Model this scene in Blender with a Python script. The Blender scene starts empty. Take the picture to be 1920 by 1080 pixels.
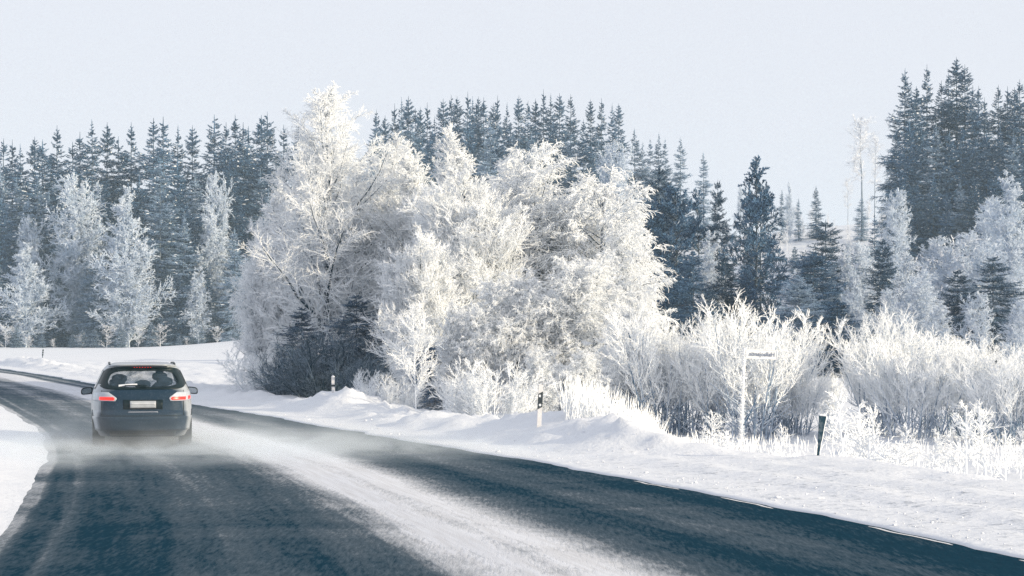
import bpy, math
import numpy as np
from mathutils import Vector, Matrix

S = bpy.context.scene
COL = S.collection
R_ = math.radians

# ------------------------------------------------------------------ camera
CAM_H, F, PX, PY = 2.2, 3733.0, 960.0, 616.0      # 70 mm lens, horizon line below the middle
cam_d = bpy.data.cameras.new("camera")
cam_d.lens = 70.0; cam_d.sensor_width = 36.0
cam_d.shift_y = (PY - 540.0) / 1920.0
cam_d.clip_start = 0.2; cam_d.clip_end = 5000
cam = bpy.data.objects.new("camera", cam_d); COL.objects.link(cam)
cam.location = (0, 0, CAM_H); cam.rotation_euler = (R_(90), 0, 0)
S.camera = cam

# ------------------------------------------------------------------ sky, sun, exposure
SUN_EL, SUN_AZ = R_(16.0), R_(115.0)             # azimuth measured from +Y towards +X
world = bpy.data.worlds.new("World"); S.world = world; world.use_nodes = True
wn = world.node_tree; wn.nodes.clear()
out = wn.nodes.new("ShaderNodeOutputWorld"); bg = wn.nodes.new("ShaderNodeBackground")
sky = wn.nodes.new("ShaderNodeTexSky"); sky.sky_type = 'NISHITA'; sky.sun_disc = False
sky.sun_elevation = SUN_EL; sky.sun_rotation = SUN_AZ
sky.air_density = 1.0; sky.dust_density = 2.0; sky.ozone_density = 1.0
mixw = wn.nodes.new("ShaderNodeMixRGB"); mixw.inputs[0].default_value = 0.92
mixw.inputs[2].default_value = (6.42, 6.56, 7.12, 1)           # thin pale winter overcast over the sky
wn.links.new(sky.outputs[0], mixw.inputs[1]); wn.links.new(mixw.outputs[0], bg.inputs[0])
bg.inputs[1].default_value = 0.1
wn.links.new(bg.outputs[0], out.inputs[0])
sun_d = bpy.data.lights.new("sun", 'SUN'); sun_d.energy = 4.2; sun_d.angle = R_(0.6)
sun_d.color = (1.0, 0.85, 0.61)
sun = bpy.data.objects.new("sun", sun_d); COL.objects.link(sun)
sd = Vector((math.sin(SUN_AZ) * math.cos(SUN_EL), math.cos(SUN_AZ) * math.cos(SUN_EL), math.sin(SUN_EL)))
sun.rotation_euler = (-sd).to_track_quat('-Z', 'Y').to_euler(); sun.location = (60, -20, 60)
S.view_settings.view_transform = 'Standard'; S.view_settings.look = 'None'
S.view_settings.gamma = 1.0; S.view_settings.use_curve_mapping = False
S.view_settings.exposure = 0.40
S.render.engine = 'CYCLES'
cy = S.cycles
cy.max_bounces = 12; cy.diffuse_bounces = 12; cy.glossy_bounces = 3; cy.transmission_bounces = 6
cy.transparent_max_bounces = 12; cy.volume_bounces = 1
cy.volume_step_rate = 2.0; cy.volume_max_steps = 128
cy.use_denoising = True; cy.denoising_prefilter = 'NONE'; cy.denoising_input_passes = 'RGB_ALBEDO_NORMAL'
cy.sample_clamp_indirect = 6.0
cy.caustics_reflective = False; cy.caustics_refractive = False

# ------------------------------------------------------------------ helpers: objects
def tag(o, label=None, cat=None, group=None, kind=None):
    if label: o["label"] = label
    if cat: o["category"] = cat
    if group: o["group"] = group
    if kind: o["kind"] = kind
    return o

def empty(name, loc=(0, 0, 0), rz=0.0):
    o = bpy.data.objects.new(name, None); COL.objects.link(o)
    o.location = loc; o.rotation_euler = (0, 0, rz); o.empty_display_size = 0.3
    return o

def mesh_np(name, V, Q, mats, smooth=True, tri=None):
    """numpy verts (n,3) + quads (m,4) -> mesh"""
    me = bpy.data.meshes.new(name)
    nq = len(Q); nt = 0 if tri is None else len(tri)
    me.vertices.add(len(V)); me.vertices.foreach_set("co", np.ascontiguousarray(V, dtype=np.float32).ravel())
    loops = Q.ravel() if nt == 0 else np.concatenate([Q.ravel(), tri.ravel()])
    me.loops.add(len(loops)); me.loops.foreach_set("vertex_index", loops.astype(np.int32))
    me.polygons.add(nq + nt)
    ls = np.concatenate([np.arange(nq) * 4, nq * 4 + np.arange(nt) * 3]).astype(np.int32)
    me.polygons.foreach_set("loop_start", ls)
    me.polygons.foreach_set("use_smooth", np.full(nq + nt, smooth))
    for m in (mats if isinstance(mats, (list, tuple)) else [mats]): me.materials.append(m)
    me.update(calc_edges=True)
    return me

def link(name, me, parent=None, loc=None):
    o = bpy.data.objects.new(name, me); COL.objects.link(o)
    if parent is not None: o.parent = parent
    if loc is not None: o.location = loc
    return o

def copy_tree(o, parent=None):
    c = o.copy(); COL.objects.link(c); c.parent = parent
    for ch in list(o.children): copy_tree(ch, c)
    return c

class MB:
    """small mesh builder"""
    def __init__(s): s.v = []; s.f = []
    def add(s, vs, fs):
        b = len(s.v); s.v += [tuple(p) for p in vs]; s.f += [tuple(b + i for i in f) for f in fs]
    def box(s, c, d, M=None):
        x, y, z = (k / 2 for k in d)
        vs = [Vector((sx * x, sy * y, sz * z)) for sz in (-1, 1) for sy in (-1, 1) for sx in (-1, 1)]
        if M is not None: vs = [M @ v for v in vs]
        s.add([v + Vector(c) for v in vs],
              [(0, 2, 3, 1), (4, 5, 7, 6), (0, 1, 5, 4), (2, 6, 7, 3), (0, 4, 6, 2), (1, 3, 7, 5)])
    def loft(s, rings, cap=True):
        n = len(rings[0]); b = len(s.v)
        for r in rings: s.v += [tuple(p) for p in r]
        for k in range(len(rings) - 1):
            for i in range(n):
                j = (i + 1) % n
                s.f.append((b + k * n + i, b + k * n + j, b + (k + 1) * n + j, b + (k + 1) * n + i))
        if cap:
            s.f.append(tuple(b + i for i in range(n))[::-1])
            s.f.append(tuple(b + (len(rings) - 1) * n + i for i in range(n)))
    def grid(s, P):
        b = len(s.v); m, n = len(P), len(P[0])
        for r in P: s.v += [tuple(p) for p in r]
        for i in range(m - 1):
            for j in range(n - 1):
                s.f.append((b + i * n + j, b + i * n + j + 1, b + (i + 1) * n + j + 1, b + (i + 1) * n + j))
    def obj(s, name, mat, parent=None, smooth=False, bevel=0, thick=0, loc=None):
        me = bpy.data.meshes.new(name); me.from_pydata(s.v, [], s.f); me.materials.append(mat)
        if smooth: me.polygons.foreach_set("use_smooth", [True] * len(me.polygons))
        me.update()
        o = link(name, me, parent, loc)
        if thick:
            m = o.modifiers.new("thickness", 'SOLIDIFY'); m.thickness = thick; m.offset = 0
        if bevel:
            m = o.modifiers.new("bevel", 'BEVEL'); m.width = bevel; m.segments = 2; m.limit_method = 'ANGLE'
        return o

# ------------------------------------------------------------------ helpers: noise
def vnoise(x, y, seed=0):
    xi = np.floor(x).astype(np.int64); yi = np.floor(y).astype(np.int64)
    xf = x - xi; yf = y - yi
    u = xf * xf * (3 - 2 * xf); v = yf * yf * (3 - 2 * yf)
    def h(a, b):
        n = (a * 374761393 + b * 668265263 + seed * 1442695041) & 0x7fffffff
        n = ((n ^ (n >> 13)) * 1274126177) & 0x7fffffff
        return ((n ^ (n >> 16)) & 0xffff) / 65535.0
    return ((h(xi, yi) * (1 - u) + h(xi + 1, yi) * u) * (1 - v) + (h(xi, yi + 1) * (1 - u) + h(xi + 1, yi + 1) * u) * v) * 2 - 1
def fbm(x, y, o=4, seed=0):
    r = 0; a = 1.0
    for k in range(o):
        r = r + a * vnoise(x * 2 ** k + 17.3 * k, y * 2 ** k - 9.1 * k, seed + k); a *= 0.5
    return r
def sm(x, a, b):
    t = np.clip((x - a) / (b - a), 0, 1); return t * t * (3 - 2 * t)

# ------------------------------------------------------------------ materials
def new_mat(name):
    m = bpy.data.materials.new(name); m.use_nodes = True
    nt = m.node_tree; b = nt.nodes["Principled BSDF"]
    return m, nt, b
def N(nt, t, **kw):
    n = nt.nodes.new(t)
    for k, v in kw.items(): setattr(n, k, v)
    return n
def ramp(nt, src, stops, lin=True):
    r = N(nt, "ShaderNodeValToRGB"); nt.links.new(src, r.inputs[0])
    e = r.color_ramp.elements
    while len(e) < len(stops): e.new(0.5)
    for k, (p, c) in enumerate(stops):
        e[k].position = p; e[k].color = (c, c, c, 1) if isinstance(c, (int, float)) else (*c, 1)
    return r.outputs[0]
def math_n(nt, op, a, b=None, clamp=False):
    n = N(nt, "ShaderNodeMath", operation=op); n.use_clamp = clamp
    for i, s in enumerate((a, b)):
        if s is None: continue
        if isinstance(s, (int, float)): n.inputs[i].default_value = s
        else: nt.links.new(s, n.inputs[i])
    return n.outputs[0]
def mix_c(nt, f, a, b):
    n = N(nt, "ShaderNodeMixRGB")
    for i, s in enumerate((f, a, b)):
        if isinstance(s, (int, float)): n.inputs[i].default_value = s
        elif isinstance(s, tuple): n.inputs[i].default_value = (*s, 1)
        else: nt.links.new(s, n.inputs[i])
    return n.outputs[0]
def noise(nt, vec, scale, detail=4, rough=0.55, dist=0.0):
    n = N(nt, "ShaderNodeTexNoise"); n.inputs["Scale"].default_value = scale
    n.inputs["Detail"].default_value = detail; n.inputs["Roughness"].default_value = rough
    n.inputs["Distortion"].default_value = dist
    if vec is not None: nt.links.new(vec, n.inputs["Vector"])
    return n.outputs[0]
def bump(nt, b, h, strength, dist=0.02):
    n = N(nt, "ShaderNodeBump"); n.inputs["Strength"].default_value = strength
    n.inputs["Distance"].default_value = dist
    nt.links.new(h, n.inputs["Height"]); nt.links.new(n.outputs[0], b.inputs["Normal"])

def simple(name, col, rough=0.5, metal=0.0, spec=0.5, var=0.12, scale=8, emit=None, es=0):
    m, nt, b = new_mat(name)
    tc = N(nt, "ShaderNodeTexCoord")
    nz = noise(nt, tc.outputs["Object"], scale)
    c = mix_c(nt, ramp(nt, nz, [(0.3, 0.0), (0.7, 1.0)]), tuple(k * (1 - var) for k in col), tuple(min(1, k * (1 + var)) for k in col))
    nt.links.new(c, b.inputs["Base Color"])
    b.inputs["Roughness"].default_value = rough; b.inputs["Metallic"].default_value = metal
    b.inputs["Specular IOR Level"].default_value = spec
    if emit:
        b.inputs["Emission Color"].default_value = (*emit, 1); b.inputs["Emission Strength"].default_value = es
    return m

def snow_mat():
    m, nt, b = new_mat("snow")
    g = N(nt, "ShaderNodeNewGeometry")
    big = noise(nt, g.outputs["Position"], 0.35, 5)
    fine = noise(nt, g.outputs["Position"], 9.0, 6, 0.65)
    lum = noise(nt, g.outputs["Position"], 2.2, 5, 0.6)
    # grit thrown up by the plough, only on the packed shoulder (vertex attribute)
    at = N(nt, "ShaderNodeAttribute"); at.attribute_name = "grit"
    g0 = math_n(nt, 'MULTIPLY', ramp(nt, fine, [(0.50, 0.0), (0.66, 1.0)]), ramp(nt, lum, [(0.42, 0.0), (0.62, 1.0)]))
    gf = math_n(nt, 'MULTIPLY', g0, at.outputs["Fac"], True)
    c = mix_c(nt, ramp(nt, big, [(0.3, 0.0), (0.7, 1.0)]), (0.66, 0.685, 0.735), (0.72, 0.74, 0.785))
    c = mix_c(nt, gf, c, (0.26, 0.29, 0.34))
    nt.links.new(c, b.inputs["Base Color"])
    b.inputs["Roughness"].default_value = 0.75; b.inputs["Specular IOR Level"].default_value = 0.25
    h = math_n(nt, 'ADD', math_n(nt, 'MULTIPLY', lum, 1.0), math_n(nt, 'MULTIPLY', fine, 0.5))
    bump(nt, b, h, 0.55, 0.07)
    return m

def asphalt_mat():
    """icy asphalt with snow worn into lanes: u runs across the road, v along it (metres)"""
    m, nt, b = new_mat("icy_asphalt")
    uv = N(nt, "ShaderNodeUVMap"); uv.uv_map = "UVMap"
    sp = N(nt, "ShaderNodeSeparateXYZ"); nt.links.new(uv.outputs[0], sp.inputs[0])
    u, v = sp.outputs[0], sp.outputs[1]
    g = N(nt, "ShaderNodeNewGeometry"); pos = g.outputs["Position"]
    # stretched coordinates along the lane
    cb = N(nt, "ShaderNodeCombineXYZ"); nt.links.new(math_n(nt, 'MULTIPLY', u, 26.0), cb.inputs[0])
    nt.links.new(math_n(nt, 'MULTIPLY', v, 0.16), cb.inputs[1])
    streak = noise(nt, cb.outputs[0], 1.0, 5, 0.6, 0.3)
    cb2 = N(nt, "ShaderNodeCombineXYZ"); nt.links.new(math_n(nt, 'MULTIPLY', u, 90.0), cb2.inputs[0])
    nt.links.new(math_n(nt, 'MULTIPLY', v, 0.5), cb2.inputs[1])
    streak2 = noise(nt, cb2.outputs[0], 1.0, 4, 0.6)
    # drifting powder: bands running across the road
    mp = N(nt, "ShaderNodeMapping"); nt.links.new(pos, mp.inputs[0])
    mp.inputs["Rotation"].default_value = (0, 0, R_(-6)); mp.inputs["Scale"].default_value = (0.22, 0.55, 1)
    drift = noise(nt, mp.outputs[0], 1.0, 6, 0.62, 0.6)
    mg = N(nt, "ShaderNodeMapping"); nt.links.new(pos, mg.inputs[0]); mg.inputs["Scale"].default_value = (20.0, 2.6, 1)
    mg.inputs["Rotation"].default_value = (0, 0, R_(5))
    grain = noise(nt, mg.outputs[0], 1.0, 5, 0.78)
    # lane profile: how much snow lies at each u
    wob = math_n(nt, 'MULTIPLY', math_n(nt, 'SUBTRACT', streak, 0.5), 0.055)
    uu = math_n(nt, 'ADD', u, wob)
    prof = ramp(nt, uu, [(0.0, 0.55), (0.012, 0.14), (0.040, 0.14), (0.052, 0.33), (0.066, 0.12), (0.15, 0.10), (0.22, 0.30), (0.31, 0.14), (0.375, 0.34), (0.435, 0.90),
                         (0.47, 1.02), (0.50, .80), (0.53, 1.0), (0.565, 0.90), (0.625, 0.42), (0.68, 0.16), (0.73, 0.04), (0.79, 0.26), (0.86, 0.22),
                         (0.93, 0.0), (1.0, 0.0)])
    s = math_n(nt, 'ADD', prof, math_n(nt, 'MULTIPLY', math_n(nt, 'SUBTRACT', streak, 0.5), 0.42))
    s = math_n(nt, 'ADD', s, math_n(nt, 'MULTIPLY', math_n(nt, 'SUBTRACT', streak2, 0.5), 0.30))
    s = math_n(nt, 'ADD', s, math_n(nt, 'MULTIPLY', math_n(nt, 'SUBTRACT', drift, 0.5), 0.50))
    s = math_n(nt, 'ADD', s, math_n(nt, 'MULTIPLY', math_n(nt, 'SUBTRACT', grain, 0.5), 0.80))
    # more powder further away
    far = ramp(nt, math_n(nt, 'DIVIDE', v, 120.0), [(0.14, 0.0), (0.30, 0.16), (0.6, 0.27), (1.0, 0.33)])
    s = math_n(nt, 'ADD', s, far)
    f = ramp(nt, s, [(0.08, 0.0), (0.42, 0.13), (0.70, 0.56), (0.95, 1.0)])
    asp = mix_c(nt, grain, (0.003, 0.017, 0.030), (0.014, 0.056, 0.092))
    dirty = mix_c(nt, ramp(nt, streak2, [(0.4, 0.0), (0.75, 0.6)]), (0.64, 0.66, 0.71), (0.42, 0.42, 0.43))
    c = mix_c(nt, f, asp, dirty)
    nt.links.new(c, b.inputs["Base Color"])
    rr = mix_c(nt, f, (0.62,) * 3, (0.85,) * 3); nt.links.new(rr, b.inputs["Roughness"])
    b.inputs["Specular IOR Level"].default_value = 0.0
    h = math_n(nt, 'ADD', math_n(nt, 'MULTIPLY', grain, 0.4), math_n(nt, 'MULTIPLY', f, 0.8))
    bump(nt, b, h, 0.5, 0.02)
    return m

def frost_mat(name, white=(0.86, 0.87, 0.90), dark=(0.10, 0.11, 0.13), bias=0.75, up=0.4, nscale=5.0, nw=0.5, isl=0.25, rough=0.8, flecks=0.0, trans=0.0):
    """bark or needles under rime: white where fac is high"""
    m, nt, b = new_mat(name)
    g = N(nt, "ShaderNodeNewGeometry"); tc = N(nt, "ShaderNodeTexCoord")
    sp = N(nt, "ShaderNodeSeparateXYZ"); nt.links.new(g.outputs["Normal"], sp.inputs[0])
    nz = noise(nt, tc.outputs["Object"], nscale, 3)
    f = math_n(nt, 'MULTIPLY', sp.outputs[2], up)
    f = math_n(nt, 'ADD', f, math_n(nt, 'MULTIPLY', math_n(nt, 'SUBTRACT', nz, 0.5), nw * 2))
    f = math_n(nt, 'ADD', f, math_n(nt, 'MULTIPLY', math_n(nt, 'SUBTRACT', g.outputs["Random Per Island"], 0.5), isl * 2))
    oi = N(nt, "ShaderNodeObjectInfo")
    f = math_n(nt, 'ADD', f, math_n(nt, 'MULTIPLY', math_n(nt, 'SUBTRACT', oi.outputs["Random"], 0.5), 0.22 if bias < 0.6 else 0.0))
    f = math_n(nt, 'ADD', f, bias, True)
    if flecks:
        f = math_n(nt, 'ADD', f, ramp(nt, g.outputs['Random Per Island'], [(1 - flecks, 0.0), (1 - flecks + .01, .8)]), True)
    c = mix_c(nt, f, dark, white)
    nt.links.new(c, b.inputs["Base Color"])
    b.inputs["Roughness"].default_value = rough; b.inputs["Specular IOR Level"].default_value = 0.0
    if trans:                                   # rime crystals let light through
        tl = N(nt, "ShaderNodeBsdfTranslucent"); nt.links.new(c, tl.inputs[0]); mx = N(nt, "ShaderNodeMixShader"); mx.inputs[0].default_value = trans
        nt.links.new(b.outputs[0], mx.inputs[1]); nt.links.new(tl.outputs[0], mx.inputs[2]); nt.links.new(mx.outputs[0], nt.nodes["Material Output"].inputs[0])
    return m

M_snow = snow_mat(); M_asph = asphalt_mat()
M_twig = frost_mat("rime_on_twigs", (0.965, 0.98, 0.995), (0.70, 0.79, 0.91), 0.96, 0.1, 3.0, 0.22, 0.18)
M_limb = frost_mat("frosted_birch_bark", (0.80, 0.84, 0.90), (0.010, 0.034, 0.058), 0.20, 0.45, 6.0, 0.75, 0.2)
M_willow = frost_mat("frosted_willow_bark", (0.82, 0.87, 0.95), (0.05, 0.13, 0.23), 0.50, 0.5, 6.0, 0.5, 0.25)
M_needle = frost_mat("frosted_spruce_needles", (0.28, 0.48, 0.74), (0.0015, 0.026, 0.070), 0.12, 0.28, 1.8, 0.60, 0.24, flecks=.05)
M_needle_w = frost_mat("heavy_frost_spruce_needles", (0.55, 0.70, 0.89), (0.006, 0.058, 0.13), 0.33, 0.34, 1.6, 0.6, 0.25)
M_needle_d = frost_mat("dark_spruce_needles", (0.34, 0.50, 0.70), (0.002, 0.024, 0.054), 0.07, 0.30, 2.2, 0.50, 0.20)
M_pine = frost_mat("frosted_pine_needles", (0.30, 0.49, 0.74), (0.002, 0.036, 0.088), 0.16, 0.32, 1.2, 0.42, 0.25)
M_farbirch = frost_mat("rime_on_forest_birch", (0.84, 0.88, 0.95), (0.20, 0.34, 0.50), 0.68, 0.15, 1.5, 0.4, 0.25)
M_trunk = frost_mat("spruce_bark", (0.5, 0.55, 0.62), (0.03, 0.05, 0.07), 0.15, 0.2, 3.0, 0.4, 0.0)
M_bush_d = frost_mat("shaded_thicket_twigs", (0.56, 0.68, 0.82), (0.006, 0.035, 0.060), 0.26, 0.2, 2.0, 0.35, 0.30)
M_bough = simple("snow_on_boughs", (.80, .83, .88), .8, spec=0, var=.05)
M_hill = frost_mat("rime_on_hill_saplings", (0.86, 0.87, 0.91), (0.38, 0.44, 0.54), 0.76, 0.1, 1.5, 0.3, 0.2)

# ------------------------------------------------------------------ road edges (metres, traced on flat ground)
YS = np.array([-30, 10, 18.9, 24.4, 27.1, 34.6, 40.5, 50, 57, 77.5, 91.7, 111, 160, 300.])
RX = np.array([20.0, 7.4, 4.87, 3.27, 2.42, -.31, -2.67, -6.17, -9.06, -16.1, -21.2, -28.8, -52, -130.])
YL = np.array([-30, 8, 17, 20.3, 21.5, 26.6, 33.7, 41.3, 46.9, 58.6, 75, 90, 111, 160, 300.])
LX = np.array([1.5, -3.6, -4.7, -5.15, -5.38, -6.31, -7.75, -9.6, -11.3, -15.1, -20.5, -26.0, -34.5, -58.5, -137.])
YC = np.array([-30, 10, 18, 22, 26.7, 30, 34.8, 41, 47, 61, 70, 85, 93, 111, 160, 300.])
CX = np.array([9.0, 2.2, .42, -.55, -1.75, -2.55, -3.95, -6.1, -8.1, -12.3, -15.2, -20.8, -23.5, -31.3, -55, -133.5])
CW = np.array([1.5, 1.0, .83, .72, .68, .7, .7, .65, .62, .6, .6, .55, .55, .5, .5, .5])      # half width of the snow ridge
def smooth_interp(y, a, b):
    return (np.interp(y - 2, a, b) + np.interp(y - 1, a, b) + np.interp(y, a, b) + np.interp(y + 1, a, b) + np.interp(y + 2, a, b)) / 5
Redge = lambda y: smooth_interp(y, YS, RX)
Ledge = lambda y: smooth_interp(y, YL, LX)
Cmid = lambda y: smooth_interp(y, YC, CX)
Chalf = lambda y: np.interp(y, YC, CW) * .92

HY = np.array([-30, 20, 27, 31, 33.0, 34.2, 35.5, 37.2, 38.6, 39.8, 41.5, 43.5, 46, 49.5, 51.5, 53, 55, 58, 68, 84, 100, 108, 113, 117, 124, 150])
HZ = np.array([.05, .02, .04, .10, .10, .26, .47, .52, .44, .30, .34, .24, .20, .30, .50, .38, .17, .12, .14, .12, .12, .20, .50, .50, .14, .12])
SC = lambda y: np.interp(y, [0, 32.5, 35, 60, 120], [5.0, 4.7, 2.7, 2.5, 2.8])
def terrain_z(x, y):
    x = np.asarray(x, float); y = np.asarray(y, float)
    r = Redge(y) + 0.10 * fbm(y * 0.9, y * 0 + 3.1, 3, 5); l = Ledge(y) - 0.07 * fbm(y * 0.45, y * 0 + 7.7, 6, 9)
    s = x - r; t = l - x
    lump = fbm(x * .9, y * .9, 4, 21); chunk = np.maximum(fbm(x * 2.6, y * 2.2, 3, 77) - .25, 0)
    # right verge
    hc = np.interp(y, HY, HZ) * (1 + 0.26 * lump * sm(y, 32, 35)); sc = SC(y) + 0.25 * fbm(y * .35, y * 0, 2, 31)
    shoulder = 0.03 * sm(s, 0, .12) + 0.05 * sm(s, .5, 3) + 0.012 * lump * sm(s, .2, 1.2)
    rise = sm(s, sc - 1.9, sc)
    back = -0.50 * sm(x, -1, 5) * sm(y, 18, 34) * (1 - sm(y, 62, 92)) + 0.03 * lump
    fall = sm(s, sc, sc + 2.2)
    zr = shoulder * (1 - rise) + hc * rise * (1 - fall) + (rise * fall) * back
    ridges = 0.02 * np.sin(s * 4.5 + fbm(y * .2, s, 2, 3)) * sm(s, .6, 1.5) * (1 - rise)
    zr = zr + ridges + 0.05 * lump * rise + .15 * chunk * rise * (1 - .7 * fall) * sm(y, 33.5, 35.5) + .02 * chunk * sm(s, .5, 1.5)
    # left verge
    zl = -.003 + 0.055 * sm(t, 0, .9) + 0.13 * sm(t, .4, 2.8) * (1 + .4 * lump) + .02 * lump * sm(t, .2, 1)
    z = np.where(s > 0, zr, np.where(t > 0, zl, -0.07))
    # hills behind
    w = sm(x, -46, 30) * 0.75 + sm(x, 10, 60) * 0.25
    hill = 13.5 * sm(y, 118, 262) * w + 3.4 * sm(y, 235, 262) * w
    hill = hill - 5 * sm(y, 280, 480)* w
    tr = sm(y, 125, 150)
    z = z * (1 - tr) + 0.0 * tr + hill + (0.35 * fbm(x * .06, y * .06, 3, 50)) * sm(y, 120, 160) * w
    return z
def tz(x, y): return float(terrain_z(np.array([x]), np.array([y]))[0])

def build_ground():
    ys = [-30.0]
    while ys[-1] < 900:
        y = ys[-1]; ys.append(y + (2.0 if y < 12 else 0.16 if y < 60 else 0.5 if y < 125 else 3.0 if y < 330 else 25))
    ys = np.array(ys)
    off = [0, .04, .08, .12, .2, .3]
    while off[-1] < 12: off.append(off[-1] + .14)
    while off[-1] < 900: off.append(off[-1] * 1.075 + .1)
    off = np.array(off)
    l = Ledge(ys); r = Redge(ys)
    rj = r + 0.10 * fbm(ys * 0.9, ys * 0 + 3.1, 3, 5); lj = l - 0.07 * fbm(ys * 0.45, ys * 0 + 7.7, 6, 9)
    xs = np.concatenate([lj[:, None] - off[::-1][None, :], (lj + .3)[:, None], (.5 * (lj + rj))[:, None], (rj - .3)[:, None], rj[:, None] + off[None, :]], 1)
    Y = np.repeat(ys[:, None], xs.shape[1], 1)
    Z = terrain_z(xs, Y)
    V = np.stack([xs, Y, Z], -1).reshape(-1, 3)
    m, n = xs.shape
    a = (np.arange(m - 1)[:, None] * n + np.arange(n - 1)[None, :]).ravel()
    Q = np.stack([a, a + 1, a + n + 1, a + n], 1)
    me = mesh_np("ground", V, Q, M_snow)
    s = xs - rj[:, None]
    sc = SC(ys)[:, None]
    grit = sm(s, .05, .3) * (1 - sm(s, sc - 1.2, sc + .3)) * (1 - .75 * sm(Y, 27, 38)) * (s > 0)
    grit = grit + (xs < lj[:, None]) * .25 * (1 - sm(lj[:, None] - xs, 0, 2))
    at = me.attributes.new("grit", 'FLOAT', 'POINT'); at.data.foreach_set("value", grit.ravel().astype(np.float32))
    o = link("ground", me); tag(o, "snow covered ground, verge banks, field and hill", kind="structure")
    return o
build_ground()

def build_road():
    ys = np.concatenate([np.arange(-28, 14, 2.0), np.arange(14, 60, .3), np.arange(60, 160, 1.2)])
    l = Ledge(ys); r = Redge(ys); c = Cmid(ys); h = Chalf(ys)
    us = np.array([-.06, -.02, 0, .05, .1, .15, .2, .25, .3, .35, .40, .42, .46, .5, .54, .58, .60, .65, .7, .75, .8, .85, .9, .95, 1, 1.02, 1.05])
    xs = np.empty((len(ys), len(us)))
    for i in range(len(ys)):
        xs[i] = np.interp(us, [-.06, 0, .42, .58, 1, 1.05], [l[i] - .45, l[i], c[i] - h[i], c[i] + h[i], r[i], r[i] + .35])
    Z = 0.0 + 0.03 * np.exp(-((us - .5) / .06) ** 2)[None, :] * (1 + .5 * fbm(xs * 1.5, ys[:, None] * .6 + 0 * xs, 3, 8))
    Y = np.repeat(ys[:, None], len(us), 1)
    V = np.stack([xs, Y, Z], -1).reshape(-1, 3)
    m, n = xs.shape
    a = (np.arange(m - 1)[:, None] * n + np.arange(n - 1)[None, :]).ravel()
    Q = np.stack([a, a + 1, a + n + 1, a + n], 1)
    me = mesh_np("road", V, Q, M_asph)
    uvl = me.uv_layers.new(name="UVMap")
    UV = np.stack([np.clip(np.repeat(us[None, :], m, 0), 0, 1), Y], -1).reshape(-1, 2)
    uvl.data.foreach_set("uv", UV[Q.ravel()].ravel().astype(np.float32))
    o = link("road", me); tag(o, "curving icy asphalt road with a ridge of snow along its middle", kind="structure")
build_road()

def edge_line():
    """worn white paint dashes along the right edge of the asphalt"""
    mat = simple("worn_white_road_paint", (0.60, 0.61, 0.64), 0.6, var=.1, scale=30)
    b = MB()
    for (y0, y1) in ((18.1, 18.9), (20.2, 22.1), (24.3, 25.9), (27.2, 28.7)):
        ys = np.linspace(y0, y1, 12)
        b.grid([[(float(Redge(y)) + .10 * float(fbm(np.array([y * .9]), np.array([3.1]), 3, 5)[0]) - .075 + .05 * k * (1 if 0 < i < 11 else .4), y, 0.004) for k in (0, 1)] for i, y in enumerate(ys)])
    o = b.obj("road_marking", mat); tag(o, "broken white edge line on the asphalt beside the right snow verge", kind="structure")
edge_line()

# ------------------------------------------------------------------ plant growth (numpy)
def nrm(a): return a / (np.linalg.norm(a, axis=-1, keepdims=True) + 1e-9)

def tubes(P, R, sides=3):
    Nn, K = P.shape[:2]
    T = nrm(P[:, -1] - P[:, 0])
    ref = np.where(np.abs(T[:, 2:3]) > .8, np.array([[1., 0, 0]]), np.array([[0, 0, 1.]]))
    A = nrm(np.cross(T, ref)); B = np.cross(T, A)
    ang = np.arange(sides) * 2 * np.pi / sides + .5
    C = A[:, None, None, :] * np.cos(ang)[None, None, :, None] + B[:, None, None, :] * np.sin(ang)[None, None, :, None]
    V = P[:, :, None, :] + C * R[:, :, None, None]
    V = V.reshape(-1, 3)
    base = (np.arange(Nn)[:, None, None] * K + np.arange(K - 1)[None, :, None]) * sides
    i = np.arange(sides)[None, None, :]; j = (i + 1) % sides
    Q = np.stack([base + i, base + j, base + sides + j, base + sides + i], -1).reshape(-1, 4)
    return V, Q

def join(parts):
    V = []; Q = []; b = 0
    for v, q in parts: V.append(v); Q.append(q + b); b += len(v)
    return np.concatenate(V), np.concatenate(Q)

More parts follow.
